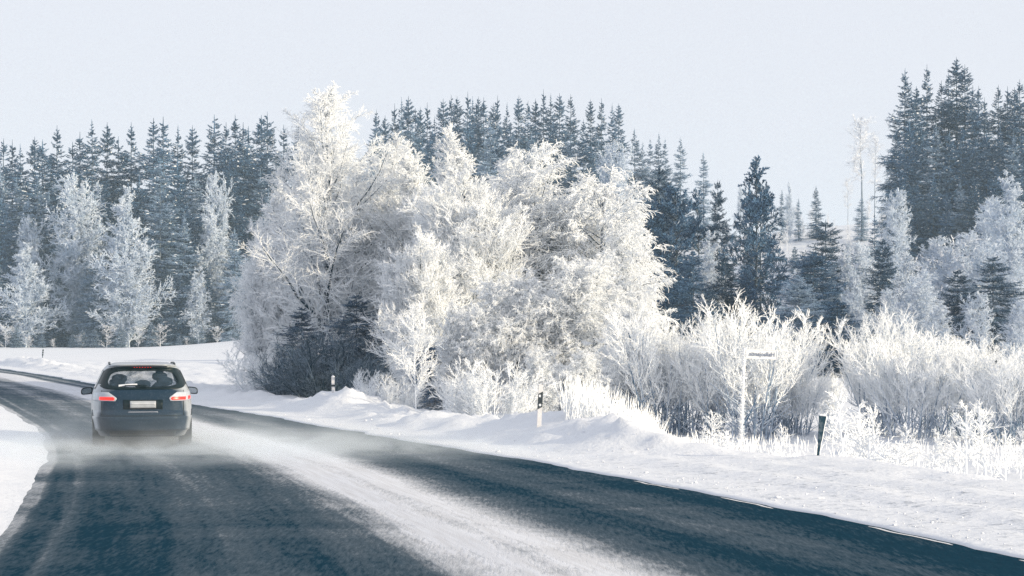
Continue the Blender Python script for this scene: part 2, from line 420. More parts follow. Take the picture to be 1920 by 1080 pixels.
def grow(g, P, R, n, t0, t1, ang, Lf, K=3, up=0., wob=.05, rs=.6, taper=.75, asd=.15, planar=False, rmin=0, relp=True, rmax=9):
    Np, Kp = P.shape[:2]
    idx = np.repeat(np.arange(Np), n)
    t = t0 + (t1 - t0) * ((np.tile(np.arange(n), Np) + g.random(Np * n)) / n)
    f = np.clip(t * (Kp - 1), 0, Kp - 1.001); i = f.astype(int); fr = (f - i)[:, None]
    p0 = P[idx, i] * (1 - fr) + P[idx, i + 1] * fr
    tan = nrm(P[idx, i + 1] - P[idx, i])
    r0 = R[idx, i] * (1 - fr[:, 0]) + R[idx, i + 1] * fr[:, 0]
    if planar:
        sgn = np.where(np.tile(np.arange(n), Np) % 2 == 0, 1., -1.)[:, None]
        pv = nrm(np.cross(tan, np.array([0, 0, 1.])) * sgn + g.normal(0, .22, (len(idx), 3)))
    else:
        pv = nrm(np.cross(tan, g.normal(0, 1, (len(idx), 3))))
    a = (ang + g.normal(0, asd, len(idx)))[:, None]
    d = tan * np.cos(a) + pv * np.sin(a)
    PL = np.linalg.norm(P[idx, -1] - P[idx, 0], axis=1) if relp else 1.0
    L = PL * (Lf(t) if callable(Lf) else Lf) * g.uniform(.65, 1.25, len(idx))
    out = np.empty((len(idx), K, 3)); out[:, 0] = p0
    for k in range(1, K):
        d = d + g.normal(0, wob, d.shape); d[:, 2] += up; d = nrm(d)
        out[:, k] = out[:, k - 1] + d * (L / (K - 1))[:, None]
    rb = np.clip(r0 * rs, rmin, rmax)
    RR = rb[:, None] * (1 - taper * np.arange(K)[None, :] / (K - 1))
    return out, RR

def trunk_line(g, H, r, K=9, lean=(0, 0), wob=.02):
    z = np.linspace(0, H, K); P = np.zeros((1, K, 3)); P[0, :, 2] = z
    P[0, :, 0] = lean[0] * (z / H) ** 1.3 + np.cumsum(g.normal(0, wob * H / K, K)) * (z > 0)
    P[0, :, 1] = lean[1] * (z / H) ** 1.3 + np.cumsum(g.normal(0, wob * H / K, K)) * (z > 0)
    R = (r * (1 - .93 * z / H))[None, :]
    P[0, 0, 2] = -.5
    return P, R

def make_tree_meshes(name, levels_dark, levels_white, mdark, mwhite, sides_d=5, sides_w=3):
    V, Q = join([tubes(P, R, sides_d) for P, R in levels_dark]); a = mesh_np(name + "_trunk", V, Q, mdark)
    V, Q = join([tubes(P, R, sides_w) for P, R in levels_white]); b = mesh_np(name + "_crown", V, Q, mwhite)
    return a, b

# every kind returns (trunk mesh, crown mesh, nominal height, nominal half width)
def birch(seed, H=10., W=2.6, n1=46, n2=13, n3=11, n4=4, shape='ovoid', droop=.0, r=.13, twig=.0075, lo=.1, stems=1, ang=.75, mtwig=None, mlimb=None, cat=4, limb_min=.006, L3=.30, L4=.42):
    g = np.random.default_rng(seed)
    Ps, Rs = [], []
    for k in range(stems):
        az = g.uniform(0, 6.28); ln = 0 if stems == 1 else W * g.uniform(.15, .5)
        P, R = trunk_line(g, H * (1 if k == 0 else g.uniform(.75, .97)), r * (1 if k == 0 else .75), 9, (ln * math.cos(az), ln * math.sin(az)), .05)
        Ps.append(P); Rs.append(R)
    TP = np.concatenate(Ps); TR = np.concatenate(Rs)
    if shape == 'ovoid': env = lambda t: W * np.interp(t, [0, .1, .3, .55, .8, 1], [.75, .95, 1.05, .9, .5, .16]) * 1.15
    elif shape == 'cone': env = lambda t: W * np.interp(t, [0, .15, .3, .6, 1], [.8, 1.05, 1.0, .6, .10]) * 1.1
    elif shape == 'dome': env = lambda t: W * np.interp(t, [0, .15, .5, .8, 1], [.7, 1.0, 1.05, .85, .35]) * 1.1
    else: env = lambda t: W * np.interp(t, [0, .4, .6, .85, 1], [.2, .25, .9, .8, .3])
    L1 = grow(g, TP, TR, n1, lo, .98, ang, env, 6, .06 - droop * .12, .10, .45, .85, .2, relp=False, rmin=.012)
    L2 = grow(g, *L1, n2, .12, 1.0, .70, lambda t: .48 - .28 * t, 4, .02 - droop * .35, .10, .6, .6, .25, rmin=limb_min)
    L3_ = grow(g, *L2, n3, .08, 1.0, .65, L3 + .12, 3, .04 - droop * .5, .10, .8, .5, .3, rmin=twig, rmax=twig * 1.6)
    lev = [L2, L3_]
    if n4: lev.append(grow(g, *L3_, n4, .1, 1.0, .6, L4, 2, .03 - droop * .5, .10, .9, .5, .3, rmin=twig * .9, rmax=twig * 1.2))
    a, b = make_tree_meshes("birch", [(TP, TR), L1], lev, mlimb or M_limb, mtwig or M_twig)
    return a, b, H, W

def spruce(seed, H=24., W=2.7, dens=7.0, mat=None, rad=.085, full=1.0, lo=.03, twn=13, power=.72, irregular=.15, tips=4):
    g = np.random.default_rng(seed)
    TP, TR = trunk_line(g, H, H * .0085, 9, (0, 0), .004)
    n = int(H * dens)
    t = np.sort(g.uniform(lo, .985, n)); 
    whorl = np.round(t * H * 1.9) / (H * 1.9); t = np.clip(.80 * t + .20 * whorl, lo, .99)
    az = g.uniform(0, 2 * np.pi, n)
    L = W * ((1 - t) ** power) * np.interp(t, [0, .8, .92, 1], [1, 1, .8, .55]) * (1 - .30 * np.exp(-t * 8)) * g.uniform(1 - irregular * 1.6, 1 + irregular, n) + .18
    L *= 1 + irregular * .8 * np.sin(t * 31 + seed)
    el = np.interp(t, [0, .4, .75, 1], [-.45, -.30, -.05, .40]) + g.normal(0, .1, n)
    K = 5; P = np.zeros((n, K, 3)); z = t * H
    P[:, 0, 2] = z
    d = np.stack([np.cos(az) * np.cos(el), np.sin(az) * np.cos(el), np.sin(el)], 1)
    for k in range(1, K):
        P[:, k] = P[:, k - 1] + d * (L / (K - 1))[:, None]
        d[:, 2] += .12; d = nrm(d + g.normal(0, .05, d.shape))
    R = (rad * .7 * np.ones(n))[:, None] * (1 - .6 * np.arange(K)[None] / (K - 1)) * np.clip(L / 1.6, .35, 1)[:, None]
    A = grow(g, P, R, twn, .18, 1.0, .80, lambda t: .40 - .22 * t, 3, -.10, .08, 1.0, .7, .2, planar=True, rmin=rad * .32, rmax=rad * .7)
    B = grow(g, *A, tips, .25, 1.0, .8, .45, 2, -.28, .2, .9, .6, .3, rmin=rad * .30, rmax=rad * .6)
    # leader
    LP = np.zeros((1, 3, 3)); LP[0, :, 2] = [H * .93, H * .97, H * 1.01]; LR = np.array([[rad * .9, rad * .6, rad * .2]])
    a, b = make_tree_meshes("spruce", [(TP, TR)], [(P, R), A, B, (LP, LR)], M_trunk, mat or M_needle)
    # pads of snow lying on some boughs
    ns = min(n, int(H * 4)); pick = g.choice(n, ns, replace=False); pick = pick[(t[pick] < .9)]
    q = P[pick]; r_ = rad * g.uniform(.7, 1.7, len(pick))[:, None] * np.array([.25, 1.0, 1.0, .25])[None]
    st = g.uniform(0, .35, len(pick))[:, None]; Q4 = np.stack([q[:, 2] + (q[:, 4] - q[:, 2]) * (st + k * .16) for k in range(4)], 1); Q4[:, :, 2] += rad * .7
    V, Qd = join([tubes(p_, r__, 3) for p_, r__ in ((P, R), A, B, (LP, LR))]); nb = len(Qd)
    V, Qd = join([(V, Qd), tubes(Q4, r_, 4)]); bpy.data.meshes.remove(b)
    b = mesh_np("spruce_crown", V, Qd, [mat or M_needle, M_bough])
    mi = np.zeros(len(Qd), np.int32); mi[nb:] = 1; b.polygons.foreach_set("material_index", mi)
    return a, b, H, W

def pine(seed, H=18., W=2.8, mat=None, n=95):
    g = np.random.default_rng(seed)
    TP, TR = trunk_line(g, H, H * .010, 9, (.3, 0), .02)
    t = np.sort(g.uniform(.16, .985, n)); az = g.uniform(0, 6.283, n)
    L = W * np.interp(t, [0, .2, .5, .8, 1], [.5, .9, 1.0, .62, .18]) * g.uniform(.6, 1.2, n)
    K = 5; P = np.zeros((n, K, 3)); f = t * 8; i = np.clip(f.astype(int), 0, 7); fr = (f - i)[:, None]
    P[:, 0] = TP[0, i] * (1 - fr) + TP[0, i + 1] * fr
    el = np.interp(t, [0, .5, 1], [-.1, .2, .9]) + g.normal(0, .15, n)
    d = np.stack([np.cos(az) * np.cos(el), np.sin(az) * np.cos(el), np.sin(el)], 1)
    for k in range(1, K):
        P[:, k] = P[:, k - 1] + d * (L / (K - 1))[:, None]; d = nrm(d + g.normal(0, .10, d.shape) + np.array([0, 0, .10]))
    R = (.035 * np.ones((n, 1))) * (1 - .6 * np.arange(K)[None] / (K - 1))
    A = grow(g, P, R, 9, .3, 1.0, .8, .34, 3, .10, .12, .9, .4, .2, rmin=.02)
    B = grow(g, *A, 14, .25, 1.0, .85, .33, 2, .08, .1, 1.0, .5, .3, rmin=.028, rmax=.05)
    C = grow(g, *A, 8, .8, 1.0, .9, .30, 2, .12, .1, 1.0, .5, .5, rmin=.03, rmax=.05)
    a, b = make_tree_meshes("pine", [(TP, TR), (P, R)], [A, B, C], M_trunk, mat or M_pine)
    return a, b, H, W

def thicket(seed, H=3.4, W=1.5, stems=26, n2=12, n3=8, n4=5, twig=.0078, mstem=None, mtwig=None, low=.35, spread=.42, upb=.10):
    g = np.random.default_rng(seed)
    az = g.uniform(0, 6.283, stems); rr = W * .45 * np.sqrt(g.random(stems))
    K = 7; P = np.zeros((stems, K, 3)); P[:, 0, 0] = rr * np.cos(az); P[:, 0, 1] = rr * np.sin(az); P[:, 0, 2] = -.15
    el = g.uniform(0, spread, stems)
    d = np.stack([np.cos(az) * np.sin(el), np.sin(az) * np.sin(el), np.cos(el)], 1)
    L = H * g.uniform(.62, 1.0, stems)
    for k in range(1, K):
        P[:, k] = P[:, k - 1] + d * (L / (K - 1))[:, None]; d = nrm(d + g.normal(0, .07, d.shape) + np.array([0, 0, .03]))
    R = g.uniform(.018, .034, stems)[:, None] * (1 - .6 * np.arange(K)[None] / (K - 1)) * (H / 3.4)
    A = grow(g, P, R, n2, low, 1.0, .50, lambda t: .36 - .14 * t, 4, upb, .08, .7, .4, .18, rmin=twig)
    A0 = grow(g, P, R, 4, .08, low, .8, .22, 3, .04, .08, .6, .4, .18, rmin=twig * .7)
    B = grow(g, *A, n3, .15, 1.0, .50, .42, 3, upb, .08, .85, .35, .2, rmin=twig, rmax=twig * 1.5)
    lev = [A, B]
    if n4: lev.append(grow(g, *B, n4, .1, 1.0, .55, .42, 2, upb, .08, .95, .35, .25, rmin=twig * .85, rmax=twig * 1.3))
    a, b = make_tree_meshes("thicket", [(P, R), A0], lev, mstem or M_willow, mtwig or M_twig, 4)
    return a, b, H, W

def sapling(seed, H=1.3, W=.42, n=20, tw=6, r=.010, el0=.5):
    g = np.random.default_rng(seed)
    TP, TR = trunk_line(g, H, .017, 7, (g.normal(0, .05), 0), .03); TR = TR * 0 + np.linspace(.018, .011, 7)[None]
    TP[0, 0, 2] = -.1
    L = lambda t: W * np.interp(t, [0, .25, .6, 1], [.55, 1.0, .8, .25])
    A = grow(g, TP, TR, n, .12, .97, 1.0 - el0 * .4, L, 4, .10, .08, .8, .4, .15, relp=False, rmin=r)
    B = grow(g, *A, tw, .2, .95, .7, .42, 3, .04, .1, .85, .3, .2, rmin=r * .8, rmax=r)
    C = grow(g, *B, 3, .2, .95, .7, .45, 2, .03, .1, .85, .3, .2, rmin=r * .65, rmax=r * .8)
    a, b = make_tree_meshes("sapling", [(TP, TR)], [A, B, C], M_twig, M_twig)
    return a, b, H, W

def bare_tree(seed, H=16., W=2.2, n1=34, lo=.45, twig=.02):
    g = np.random.default_rng(seed)
    TP, TR = trunk_line(g, H, .14, 9, (.4, 0), .02)
    L1 = grow(g, TP, TR, n1, lo, .98, .8, lambda t: W * np.interp(t, [0, .5, .7, .9, 1], [.3, .6, 1, .7, .3]), 5, .03, .14, .5, .7, .25, relp=False, rmin=.03)
    L2 = grow(g, *L1, 8, .2, 1, .7, .4, 3, -.03, .1, .7, .5, .25, rmin=twig)
    L3 = grow(g, *L2, 6, .2, 1, .7, .45, 2, -.1, .1, .7, .5, .25, rmin=twig)
    a, b = make_tree_meshes("bare", [(TP, TR)], [L1, L2, L3], M_limb_far, M_hill)
    return a, b, H, W
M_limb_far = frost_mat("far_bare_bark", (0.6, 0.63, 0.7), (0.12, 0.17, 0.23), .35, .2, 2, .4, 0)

LIB = {
 'sp1': spruce(1, 24, 4.2, 13), 'sp2': spruce(2, 24, 3.5, 13, irregular=.24), 'sp3': spruce(3, 24, 4.7, 12, power=.72, irregular=.2),
 'sp4': spruce(4, 24, 2.9, 13, power=.55, irregular=.3), 'sp5': spruce(5, 24, 4.0, 12, mat=M_needle_w, irregular=.2),
 'sp6': spruce(6, 24, 4.2, 12, power=.85, irregular=.28), 'sp7': spruce(7, 24, 3.5, 12, mat=M_needle_w, power=.65, irregular=.25),
 'sd1': spruce(11, 12, 3.0, 30, mat=M_needle_d, rad=.042, twn=14, irregular=.28, tips=5, power=.62), 'sd2': spruce(12, 12, 2.8, 30, mat=M_needle, rad=.040, twn=14, irregular=.34, tips=5, power=.62),
 'sd3': spruce(13, 12, 3.0, 28, mat=M_needle_w, rad=.042, twn=14, irregular=.32, tips=5, power=.6),
 'pi1': pine(31, 18, 2.6), 'pi2': pine(32, 18, 3.4, n=110),
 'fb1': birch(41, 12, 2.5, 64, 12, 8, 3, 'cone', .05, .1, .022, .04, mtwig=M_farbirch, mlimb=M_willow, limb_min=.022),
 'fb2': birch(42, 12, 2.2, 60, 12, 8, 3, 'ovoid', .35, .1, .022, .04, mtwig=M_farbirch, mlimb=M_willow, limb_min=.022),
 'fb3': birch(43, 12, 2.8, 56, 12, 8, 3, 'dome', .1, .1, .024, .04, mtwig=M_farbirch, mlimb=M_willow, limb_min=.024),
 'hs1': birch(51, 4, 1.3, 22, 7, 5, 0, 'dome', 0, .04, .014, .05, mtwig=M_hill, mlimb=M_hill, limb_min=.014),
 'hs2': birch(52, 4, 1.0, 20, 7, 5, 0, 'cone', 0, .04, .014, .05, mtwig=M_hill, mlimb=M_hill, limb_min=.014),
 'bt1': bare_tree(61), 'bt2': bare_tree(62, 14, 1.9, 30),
 'bA': birch(71, 10.4, 2.75, 70, 15, 11, 4, 'ovoid', .12, .18, .0078, .05, ang=.62, limb_min=.008),
 'bB': birch(72, 8.6, 1.8, 56, 14, 11, 4, 'ovoid', .0, .10, .0078, .05, ang=.55, stems=2, limb_min=.008),
 'bE': birch(73, 7.2, 1.9, 56, 14, 11, 5, 'dome', .50, .11, .0090, .03, stems=2, ang=.7, limb_min=.009),
 'bF': birch(74, 6.6, 1.7, 56, 14, 11, 5, 'dome', .7, .11, .0090, .03, stems=1, ang=.8, limb_min=.009),
 'wD': birch(75, 6.8, 2.2, 34, 13, 12, 5, 'ovoid', -.15, .085, .0080, .05, stems=4, ang=.50, limb_min=.009),
 'th1': thicket(81), 'th2': thicket(82, stems=28, W=1.8), 'th3': thicket(83, 3.6, 1.3, 18, spread=.3),
 'rb1': thicket(84, 1.9, 1.3, 34, 10, 7, 5, twig=.0072, low=.1, spread=.8, upb=.02, mstem=M_twig), 
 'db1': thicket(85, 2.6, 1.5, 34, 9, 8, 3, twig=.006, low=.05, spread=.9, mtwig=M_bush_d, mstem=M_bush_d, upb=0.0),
 'sa4': sapling(94, 3.0, .95, 46, 12, .010, .5),
 'sa1': sapling(91), 'sa2': sapling(92, n=20, el0=.9), 'sa3': sapling(93, .6, .3, 14, 5, .009, .1),
}

PROTO = {}; TOPH = {}
def plant(kind, name, x, y, h, label, cat, group=None, wide=1.0, rz=None, z=None, lean=0.0, seed=[0]):
    seed[0] += 1
    g = np.random.default_rng(1000 + seed[0])
    e = LIB[kind]; a, b, H, W = e[:4]
    if kind not in TOPH:
        c_ = np.empty(len(b.vertices) * 3, np.float32); b.vertices.foreach_get("co", c_); TOPH[kind] = float(np.percentile(c_[2::3], 99.97))
    if kind not in PROTO:
        root = empty(name)
        link("trunk", a, root); link("crown", b, root)
        PROTO[kind] = root
    else:
        root = copy_tree(PROTO[kind]); root.name = name
        for k in ("group", "label", "category"):
            if k in root: del root[k]
    sz = h / TOPH[kind]; sx = h / H * wide
    root.scale = (sx, sx, sz)
    root.location = (x, y, tz(x, y) - .04 * sz if z is None else z)
    root.rotation_euler = (0, lean, g.uniform(0, 6.283) if rz is None else rz)
    tag(root, label, cat, group)
    return root
def at(px, Y): return (px - PX) * Y / F
def plant_px(kind, name, px, tip, Y, label, cat, group=None, **kw):
    """stand the plant on the terrain at distance Y with its top as high as seen"""
    x = at(px, Y); z = tz(x, Y); top = CAM_H + (PY - tip) * Y / F
    return plant(kind, name, x, Y, max(.3, top - z), label, cat, group, **kw)

ORD = ["first","second","third","fourth","fifth","sixth","seventh","eighth","ninth","tenth","eleventh","twelfth","thirteenth","fourteenth","fifteenth",
 "sixteenth","seventeenth","eighteenth","nineteenth","twentieth","twenty-first","twenty-second","twenty-third","twenty-fourth","twenty-fifth","twenty-sixth","twenty-seventh","twenty-eighth","twenty-ninth","thirtieth","thirty-first"]

# ---- left forest: skyline
g0 = np.random.default_rng(5)
sky_left = [(7,266),(23,272),(38,277),(65,262),(80,268),(107,242),(136,272),(150,258),(172,232),(201,236),(222,262),(246,236),(288,228),(306,230),
            (334,242),(361,241),(402,222),(424,236),(441,222),(456,240),(466,244),(490,222),(501,216),(532,240),(560,236),(586,262)]
for i, (px, tip) in enumerate(sky_left):
    k = ['sp1','sp2','sp6','sp4','sp3','sp1'][i % 6]
    plant_px(k, "spruce", px, tip, 250 + g0.uniform(-4, 8), "tall frosted spruce on the left forest skyline, %s tip from the left edge" % ORD[i], "spruce",
             "spruces along the left forest skyline", wide=g0.uniform(.95, 1.3))
# ---- left forest: bulk behind and between
for row, (Y, lo_, hi, n) in enumerate([(244, 300, 350, 19), (239, 340, 430, 17), (235, 450, 540, 14)]):
    for i in range(n):
        px = (i + .5 + g0.uniform(-.4, .4)) * 640 / n - 12
        lab = ["dark spruce packed close below the tips of the left forest", "snow dusted spruce in the middle depth of the left forest wall",
               "low spruce at the foot of the left forest behind the field"][row]
        plant_px(['sp3','sp1','sp5','sp6','sp7'][int(g0.integers(5))], "spruce", px, g0.uniform(lo_, hi), Y + g0.uniform(-2, 2), lab + ", %s from the left" % ORD[i], "spruce",
                 ["spruces below the left skyline", "spruces in the middle of the left forest", "low spruces at the left forest foot"][row], wide=g0.uniform(1.05, 1.4))
# ---- left forest: frosted birches and notable trees in front
for px, tip, k, w, lab in [
    (48, 452, 'fb1', 1.25, "rime white bushy birch at the far left edge of the field"),
    (155, 403, 'fb2', 1.0, "pale frosted birch with two rounded tops left of the tallest field birch"),
    (150, 322, 'fb3', .75, "grey frosted birch top between dark spruces high in the left forest"),
    (236, 345, 'fb1', .95, "tall white conical birch behind the car's left shoulder"),
    (242, 470, 'fb3', 1.05, "broad frosted birch base filling in under the tall white conical birch"),
    (371, 498, 'fb2', .85, "short drooping white birch at the field edge right of the car"),
    (395, 380, 'fb2', .62, "slim grey frosted birch rising behind the short drooping birch"),
    (408, 318, 'fb3', .40, "small round frosted crown high among the spruces left of the tall birch"),
    (118, 430, 'fb2', .55, "faint narrow frosted birch between the bushy birch and the twin topped birch"),
    (55, 402, 'fb3', .45, "small grey frosted crown above the bushy birch at the left")]:
    plant_px(k, "birch", px, tip, 229 + g0.uniform(-2, 2) + (9 if tip < 440 and k != 'fb1' else 0), lab, "birch", "frosted birches before the left forest", wide=w * 1.25)
plant_px('sp7', "spruce", 155, 618, 226, "small snow laden spruce like a mound at the field edge left of the car", "spruce", wide=3.0)
plant_px('sp5', "spruce", 300, 300, 236, "heavily frosted broad spruce right of the tall white conical birch", "spruce", wide=1.15)
plant_px('sp7', "spruce", 345, 400, 233, "frosted spruce directly above the short drooping birch", "spruce", wide=1.3)
plant_px('sp5', "spruce", 440, 430, 231, "frosted spruce at the right end of the field beside the tall birch", "spruce", wide=1.3)
for i in range(20):
    px = 6 + i * 25 + g0.uniform(-6, 6)
    plant_px(['hs1','sp7'][i % 2], "bush", px, g0.uniform(604, 634), 226, "low snowy undergrowth bush along the far edge of the field, %s from the left" % ORD[i], "bush",
             "undergrowth bushes at the far field edge", wide=[1.5, 2.6][i % 2])

# ---- ridge behind the middle
ridge = [(706,212),(722,222),(740,204),(753,190),(766,186),(779,208),(788,206),(801,202),(815,224),(831,190),(846,184),(857,186),(877,182),(886,188),
         (897,186),(907,188),(925,198),(933,188),(951,198),(973,184),(990,194),(1004,190),(1019,176),(1033,182),(1049,180),(1070,182),(1107,190),(1128,192),(1148,198),(1160,198)]
for i, (px, tip) in enumerate(ridge):
    k = ['sp1','sp4','sp2','sp6','sp4'][i % 5]
    Y = 262 + g0.uniform(-5, 8)
    plant_px(k, "spruce", px, tip, Y, "spruce on the ridge above the white trees, %s tip from the left" % ORD[i], "spruce",
             "spruces along the middle ridge skyline", wide=g0.uniform(.75, .95))
for i in range(26):
    px = 700 + i * 18.5 + g0.uniform(-6, 6)
    plant_px(['sp5','sp1','sp3','sp7'][i % 4], "spruce", px, g0.uniform(225, 275) + max(0, px - 1100) * .5, 250 + g0.uniform(-6, 3), "dark spruce in the dense second row below the middle ridge tips, %s from left" % ORD[i], "spruce",
             "spruces in the second row of the middle ridge", wide=g0.uniform(.9, 1.1))
for px, tip, k, w, lab in [
    (1190, 243, 'sp7', .95, "first pale spruce stepping down right of the middle ridge"),
    (1205, 268, 'sp7', .8, "thin pale spruce leaning on the first step down from the ridge"),
    (1219, 262, 'sp5', .8, "pale spruce left of the twin tips beyond the ridge"),
    (1235, 252, 'sp7', .8, "left one of the pale twin spruces beyond the ridge"),
    (1247, 262, 'sp5', .7, "right one of the pale twin spruces beyond the ridge"),
    (1276, 260, 'sp7', 1.0, "lone tall hazy spruce behind the dark pines"),
    (1319, 286, 'sp7', .95, "thin hazy spruce above the gap between the dark pines"),
    (1388, 345, 'fb2', .6, "very pale hazy birch left of the tall pine")]:
    plant_px(k, "birch" if k == 'fb2' else "spruce", px, tip, 262, lab, "birch" if k == 'fb2' else "spruce", wide=w)
plant_px('fb3', "birch", 1150, 262, 240, "grey frosted birch crown in front of the ridge spruces above the white trees", "birch", wide=.8)
plant_px('fb2', "birch", 1330, 430, 108, "drooping frosted birch between the dark pines and the tall pine", "birch", wide=.8)
# ---- dark pines and spruces in the middle right
for px, tip, Y, k, w, lab in [
    (1236, 312, 118, 'sd1', 1.0, "dark spruce rising just right of the drooping white birch"),
    (1215, 375, 112, 'pi2', 1.0, "frosted dark pine whose left side is behind the drooping white birch"),
    (1270, 345, 112, 'pi2', 1.15, "broad frosted pine forming the left half of the dark pine group"),
    (1312, 352, 116, 'pi1', .85, "narrow pine at the right of the dark pine group"),
    (1346, 338, 112, 'sd1', .55, "thin dark spruce standing between the pine group and the tall pine"),
    (1416, 292, 112, 'pi1', 1.05, "tall pine with an uneven open crown beside the snowy slope"),
    (1425, 330, 116, 'pi2', .8, "second pine pressed behind the tall pine by the snowy slope"),
    (1300, 470, 106, 'sd2', 1.1, "shaded spruce low in the dark pine group"),
    (1360, 480, 106, 'sd1', 1.2, "low dark spruce under the thin spruce and tall pine"),
    (1245, 480, 104, 'sd2', 1.3, "low frosted spruce beside the drooping white birch"),
    (1400, 500, 106, 'sd2', .9, "low frosted spruce under the tall pine"),
    (1330, 540, 100, 'sd1', 1.2, "short dark spruce above the frosted thicket left of the sign"),
    ]:
    nm = "pine" if k[:2] == 'pi' else "spruce"
    plant_px(k, nm, px, tip, Y, lab, nm, wide=w)
# ---- spruces in front of the slope, right
for px, tip, Y, k, w, lab in [
    (1548, 414, 112, 'sd1', .85, "dark topped spruce standing in front of the snowy slope"),
    (1525, 470, 104, 'sd2', 1.1, "frosted spruce left of the dark topped spruce"),
    (1498, 515, 100, 'sd3', 1.0, "short heavily frosted spruce nearest the tall pine"),
    (1588, 452, 108, 'fb1', .8, "frosted birch right of the dark topped spruce"),
    (1602, 500, 100, 'fb1', .9, "frosted young birch beneath the frosted birch on the right"),
    (1570, 560, 92, 'sd2', 1.3, "low wide spruce above the frosted thicket right of the sign"),
    (1620, 450, 118, 'fb3', .7, "grey frosted birch between the frosted birch and the dark spruce"),
    (1640, 402, 140, 'sp5', .7, "slender grey spruce higher up the slope"),
    (1655, 448, 108, 'sd1', .75, "dark spruce left of the tall frosted birch"),
    (1700, 462, 104, 'fb1', 1.05, "tall frosted birch with a pointed top before the right clump"),
    (1735, 490, 110, 'fb1', .7, "thin frosted birch right of the tall frosted birch"),
    (1796, 505, 96, 'sd1', .85, "dark spruce behind the thicket, left of the darkest one"),
    (1862, 480, 94, 'sd1', 1.05, "darkest spruce behind the thicket at the right edge"),
    (1560, 500, 108, 'sd3', 1.0, "frosted spruce directly in front of the dark topped spruce"),
    (1670, 540, 100, 'fb3', .8, "low frosted birch behind the pointed white shrub"),
    (1760, 440, 126, 'fb3', .8, "frosted birch at the foot of the right clump"),
    (1830, 430, 124, 'fb3', .9, "round frosted birch at the foot of the right clump"),
    (1900, 440, 118, 'fb1', .9, "frosted birch at the right edge behind the darkest spruce"),
    (1895, 318, 160, 'fb1', 1.1, "tall pale birch leaning before the spruces at the right edge"),
    (1850, 365, 165, 'fb3', .8, "pale rounded birch left of the tall pale birch at the right edge"),
    (1680, 352, 190, 'fb3', .6, "small frosted birch at the left foot of the right spruce clump"),
    (1780, 440, 130, 'hs1', 1.1, "pale frosted shrub in the hollow under the right clump"),
    (1720, 505, 92, 'fb3', .9, "frosted birch filling the hollow left of the dark spruces"),
    (1830, 545, 88, 'fb3', .8, "low frosted birch between the two dark spruces at the right"),
    (1910, 560, 86, 'fb3', .9, "low frosted birch right of the darkest spruce"),
    (1765, 560, 90, 'fb2', 1.0, "low drooping frosted birch left of the two dark spruces")]:
    nm = {'fb': "birch", 'sp': "spruce", 'sd': "spruce", 'hs': "shrub"}[k[:2]]
    plant_px(k, nm, px, tip, Y, lab, nm, wide=w * (1.75 if k[:2] == 'sd' and (px < 1600 or px > 1780) else 1.3))
# ---- right clump
clump = [(1697,134,'sp3'),(1718,166,'sp4'),(1738,130,'sp2'),(1765,156,'sp1'),(1778,142,'sp2'),(1793,112,'sp4'),(1809,126,'sp4'),(1824,168,'sp2'),
         (1835,166,'sp1'),(1846,190,'sp2'),(1872,164,'sp1'),(1889,170,'sp2'),(1902,168,'sp4'),(1912,154,'sp1'),(1935,150,'sp1'),(1960,170,'sp3')]
for i, (px, tip, k) in enumerate(clump):
    plant_px(k, "spruce", px, tip, 212 + g0.uniform(-4, 6), "tall dark spruce of the right clump, %s tip from its left" % ORD[i], "spruce",
             "spruces of the right clump skyline", wide=g0.uniform(.9, 1.15))
for i, (px, tip) in enumerate([(1680,250),(1705,230),(1730,260),(1755,235),(1780,250),(1805,240),(1830,262),(1850,250),(1875,240),(1900,250),(1925,240),
                               (1690,330),(1720,345),(1750,330),(1775,360),(1800,340),(1825,330),(1868,310),(1890,345),(1915,330)]):
    plant_px(['sp1','sp3','sp6','sp7','sp3','sp1'][i % 6], "spruce", px, tip, 203 - i * .5 + g0.uniform(-2, 2), ("snow flecked spruce in the upper body of the right clump, %s from left" % ORD[i]) if i < 11 else ("snow flecked spruce in the lower body of the right clump, %s from left" % ORD[i - 11]), "spruce",
             "spruces inside the right clump", wide=g0.uniform(1.0, 1.25))
# ---- hilltop and slope
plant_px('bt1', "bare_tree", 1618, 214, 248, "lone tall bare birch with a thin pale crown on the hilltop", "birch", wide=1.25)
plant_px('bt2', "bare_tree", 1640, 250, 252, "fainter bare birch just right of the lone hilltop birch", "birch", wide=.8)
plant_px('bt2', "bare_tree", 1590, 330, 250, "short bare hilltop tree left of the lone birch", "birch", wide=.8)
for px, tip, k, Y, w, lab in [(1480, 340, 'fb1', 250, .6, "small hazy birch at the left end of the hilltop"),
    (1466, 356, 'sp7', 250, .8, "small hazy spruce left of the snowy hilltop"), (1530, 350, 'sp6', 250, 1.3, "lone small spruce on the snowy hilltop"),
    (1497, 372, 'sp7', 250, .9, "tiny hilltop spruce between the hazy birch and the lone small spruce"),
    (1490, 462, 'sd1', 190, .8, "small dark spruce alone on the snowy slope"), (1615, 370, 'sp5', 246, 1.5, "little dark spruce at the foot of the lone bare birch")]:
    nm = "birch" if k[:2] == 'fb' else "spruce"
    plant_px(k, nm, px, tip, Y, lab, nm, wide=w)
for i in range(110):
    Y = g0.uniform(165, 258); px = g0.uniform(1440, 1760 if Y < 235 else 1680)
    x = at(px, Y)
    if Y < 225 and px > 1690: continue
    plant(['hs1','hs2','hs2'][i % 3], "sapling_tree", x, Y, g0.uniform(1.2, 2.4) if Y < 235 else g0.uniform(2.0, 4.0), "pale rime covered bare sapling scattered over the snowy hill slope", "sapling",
          "bare saplings on the hill slope", wide=g0.uniform(.7, 1.1))
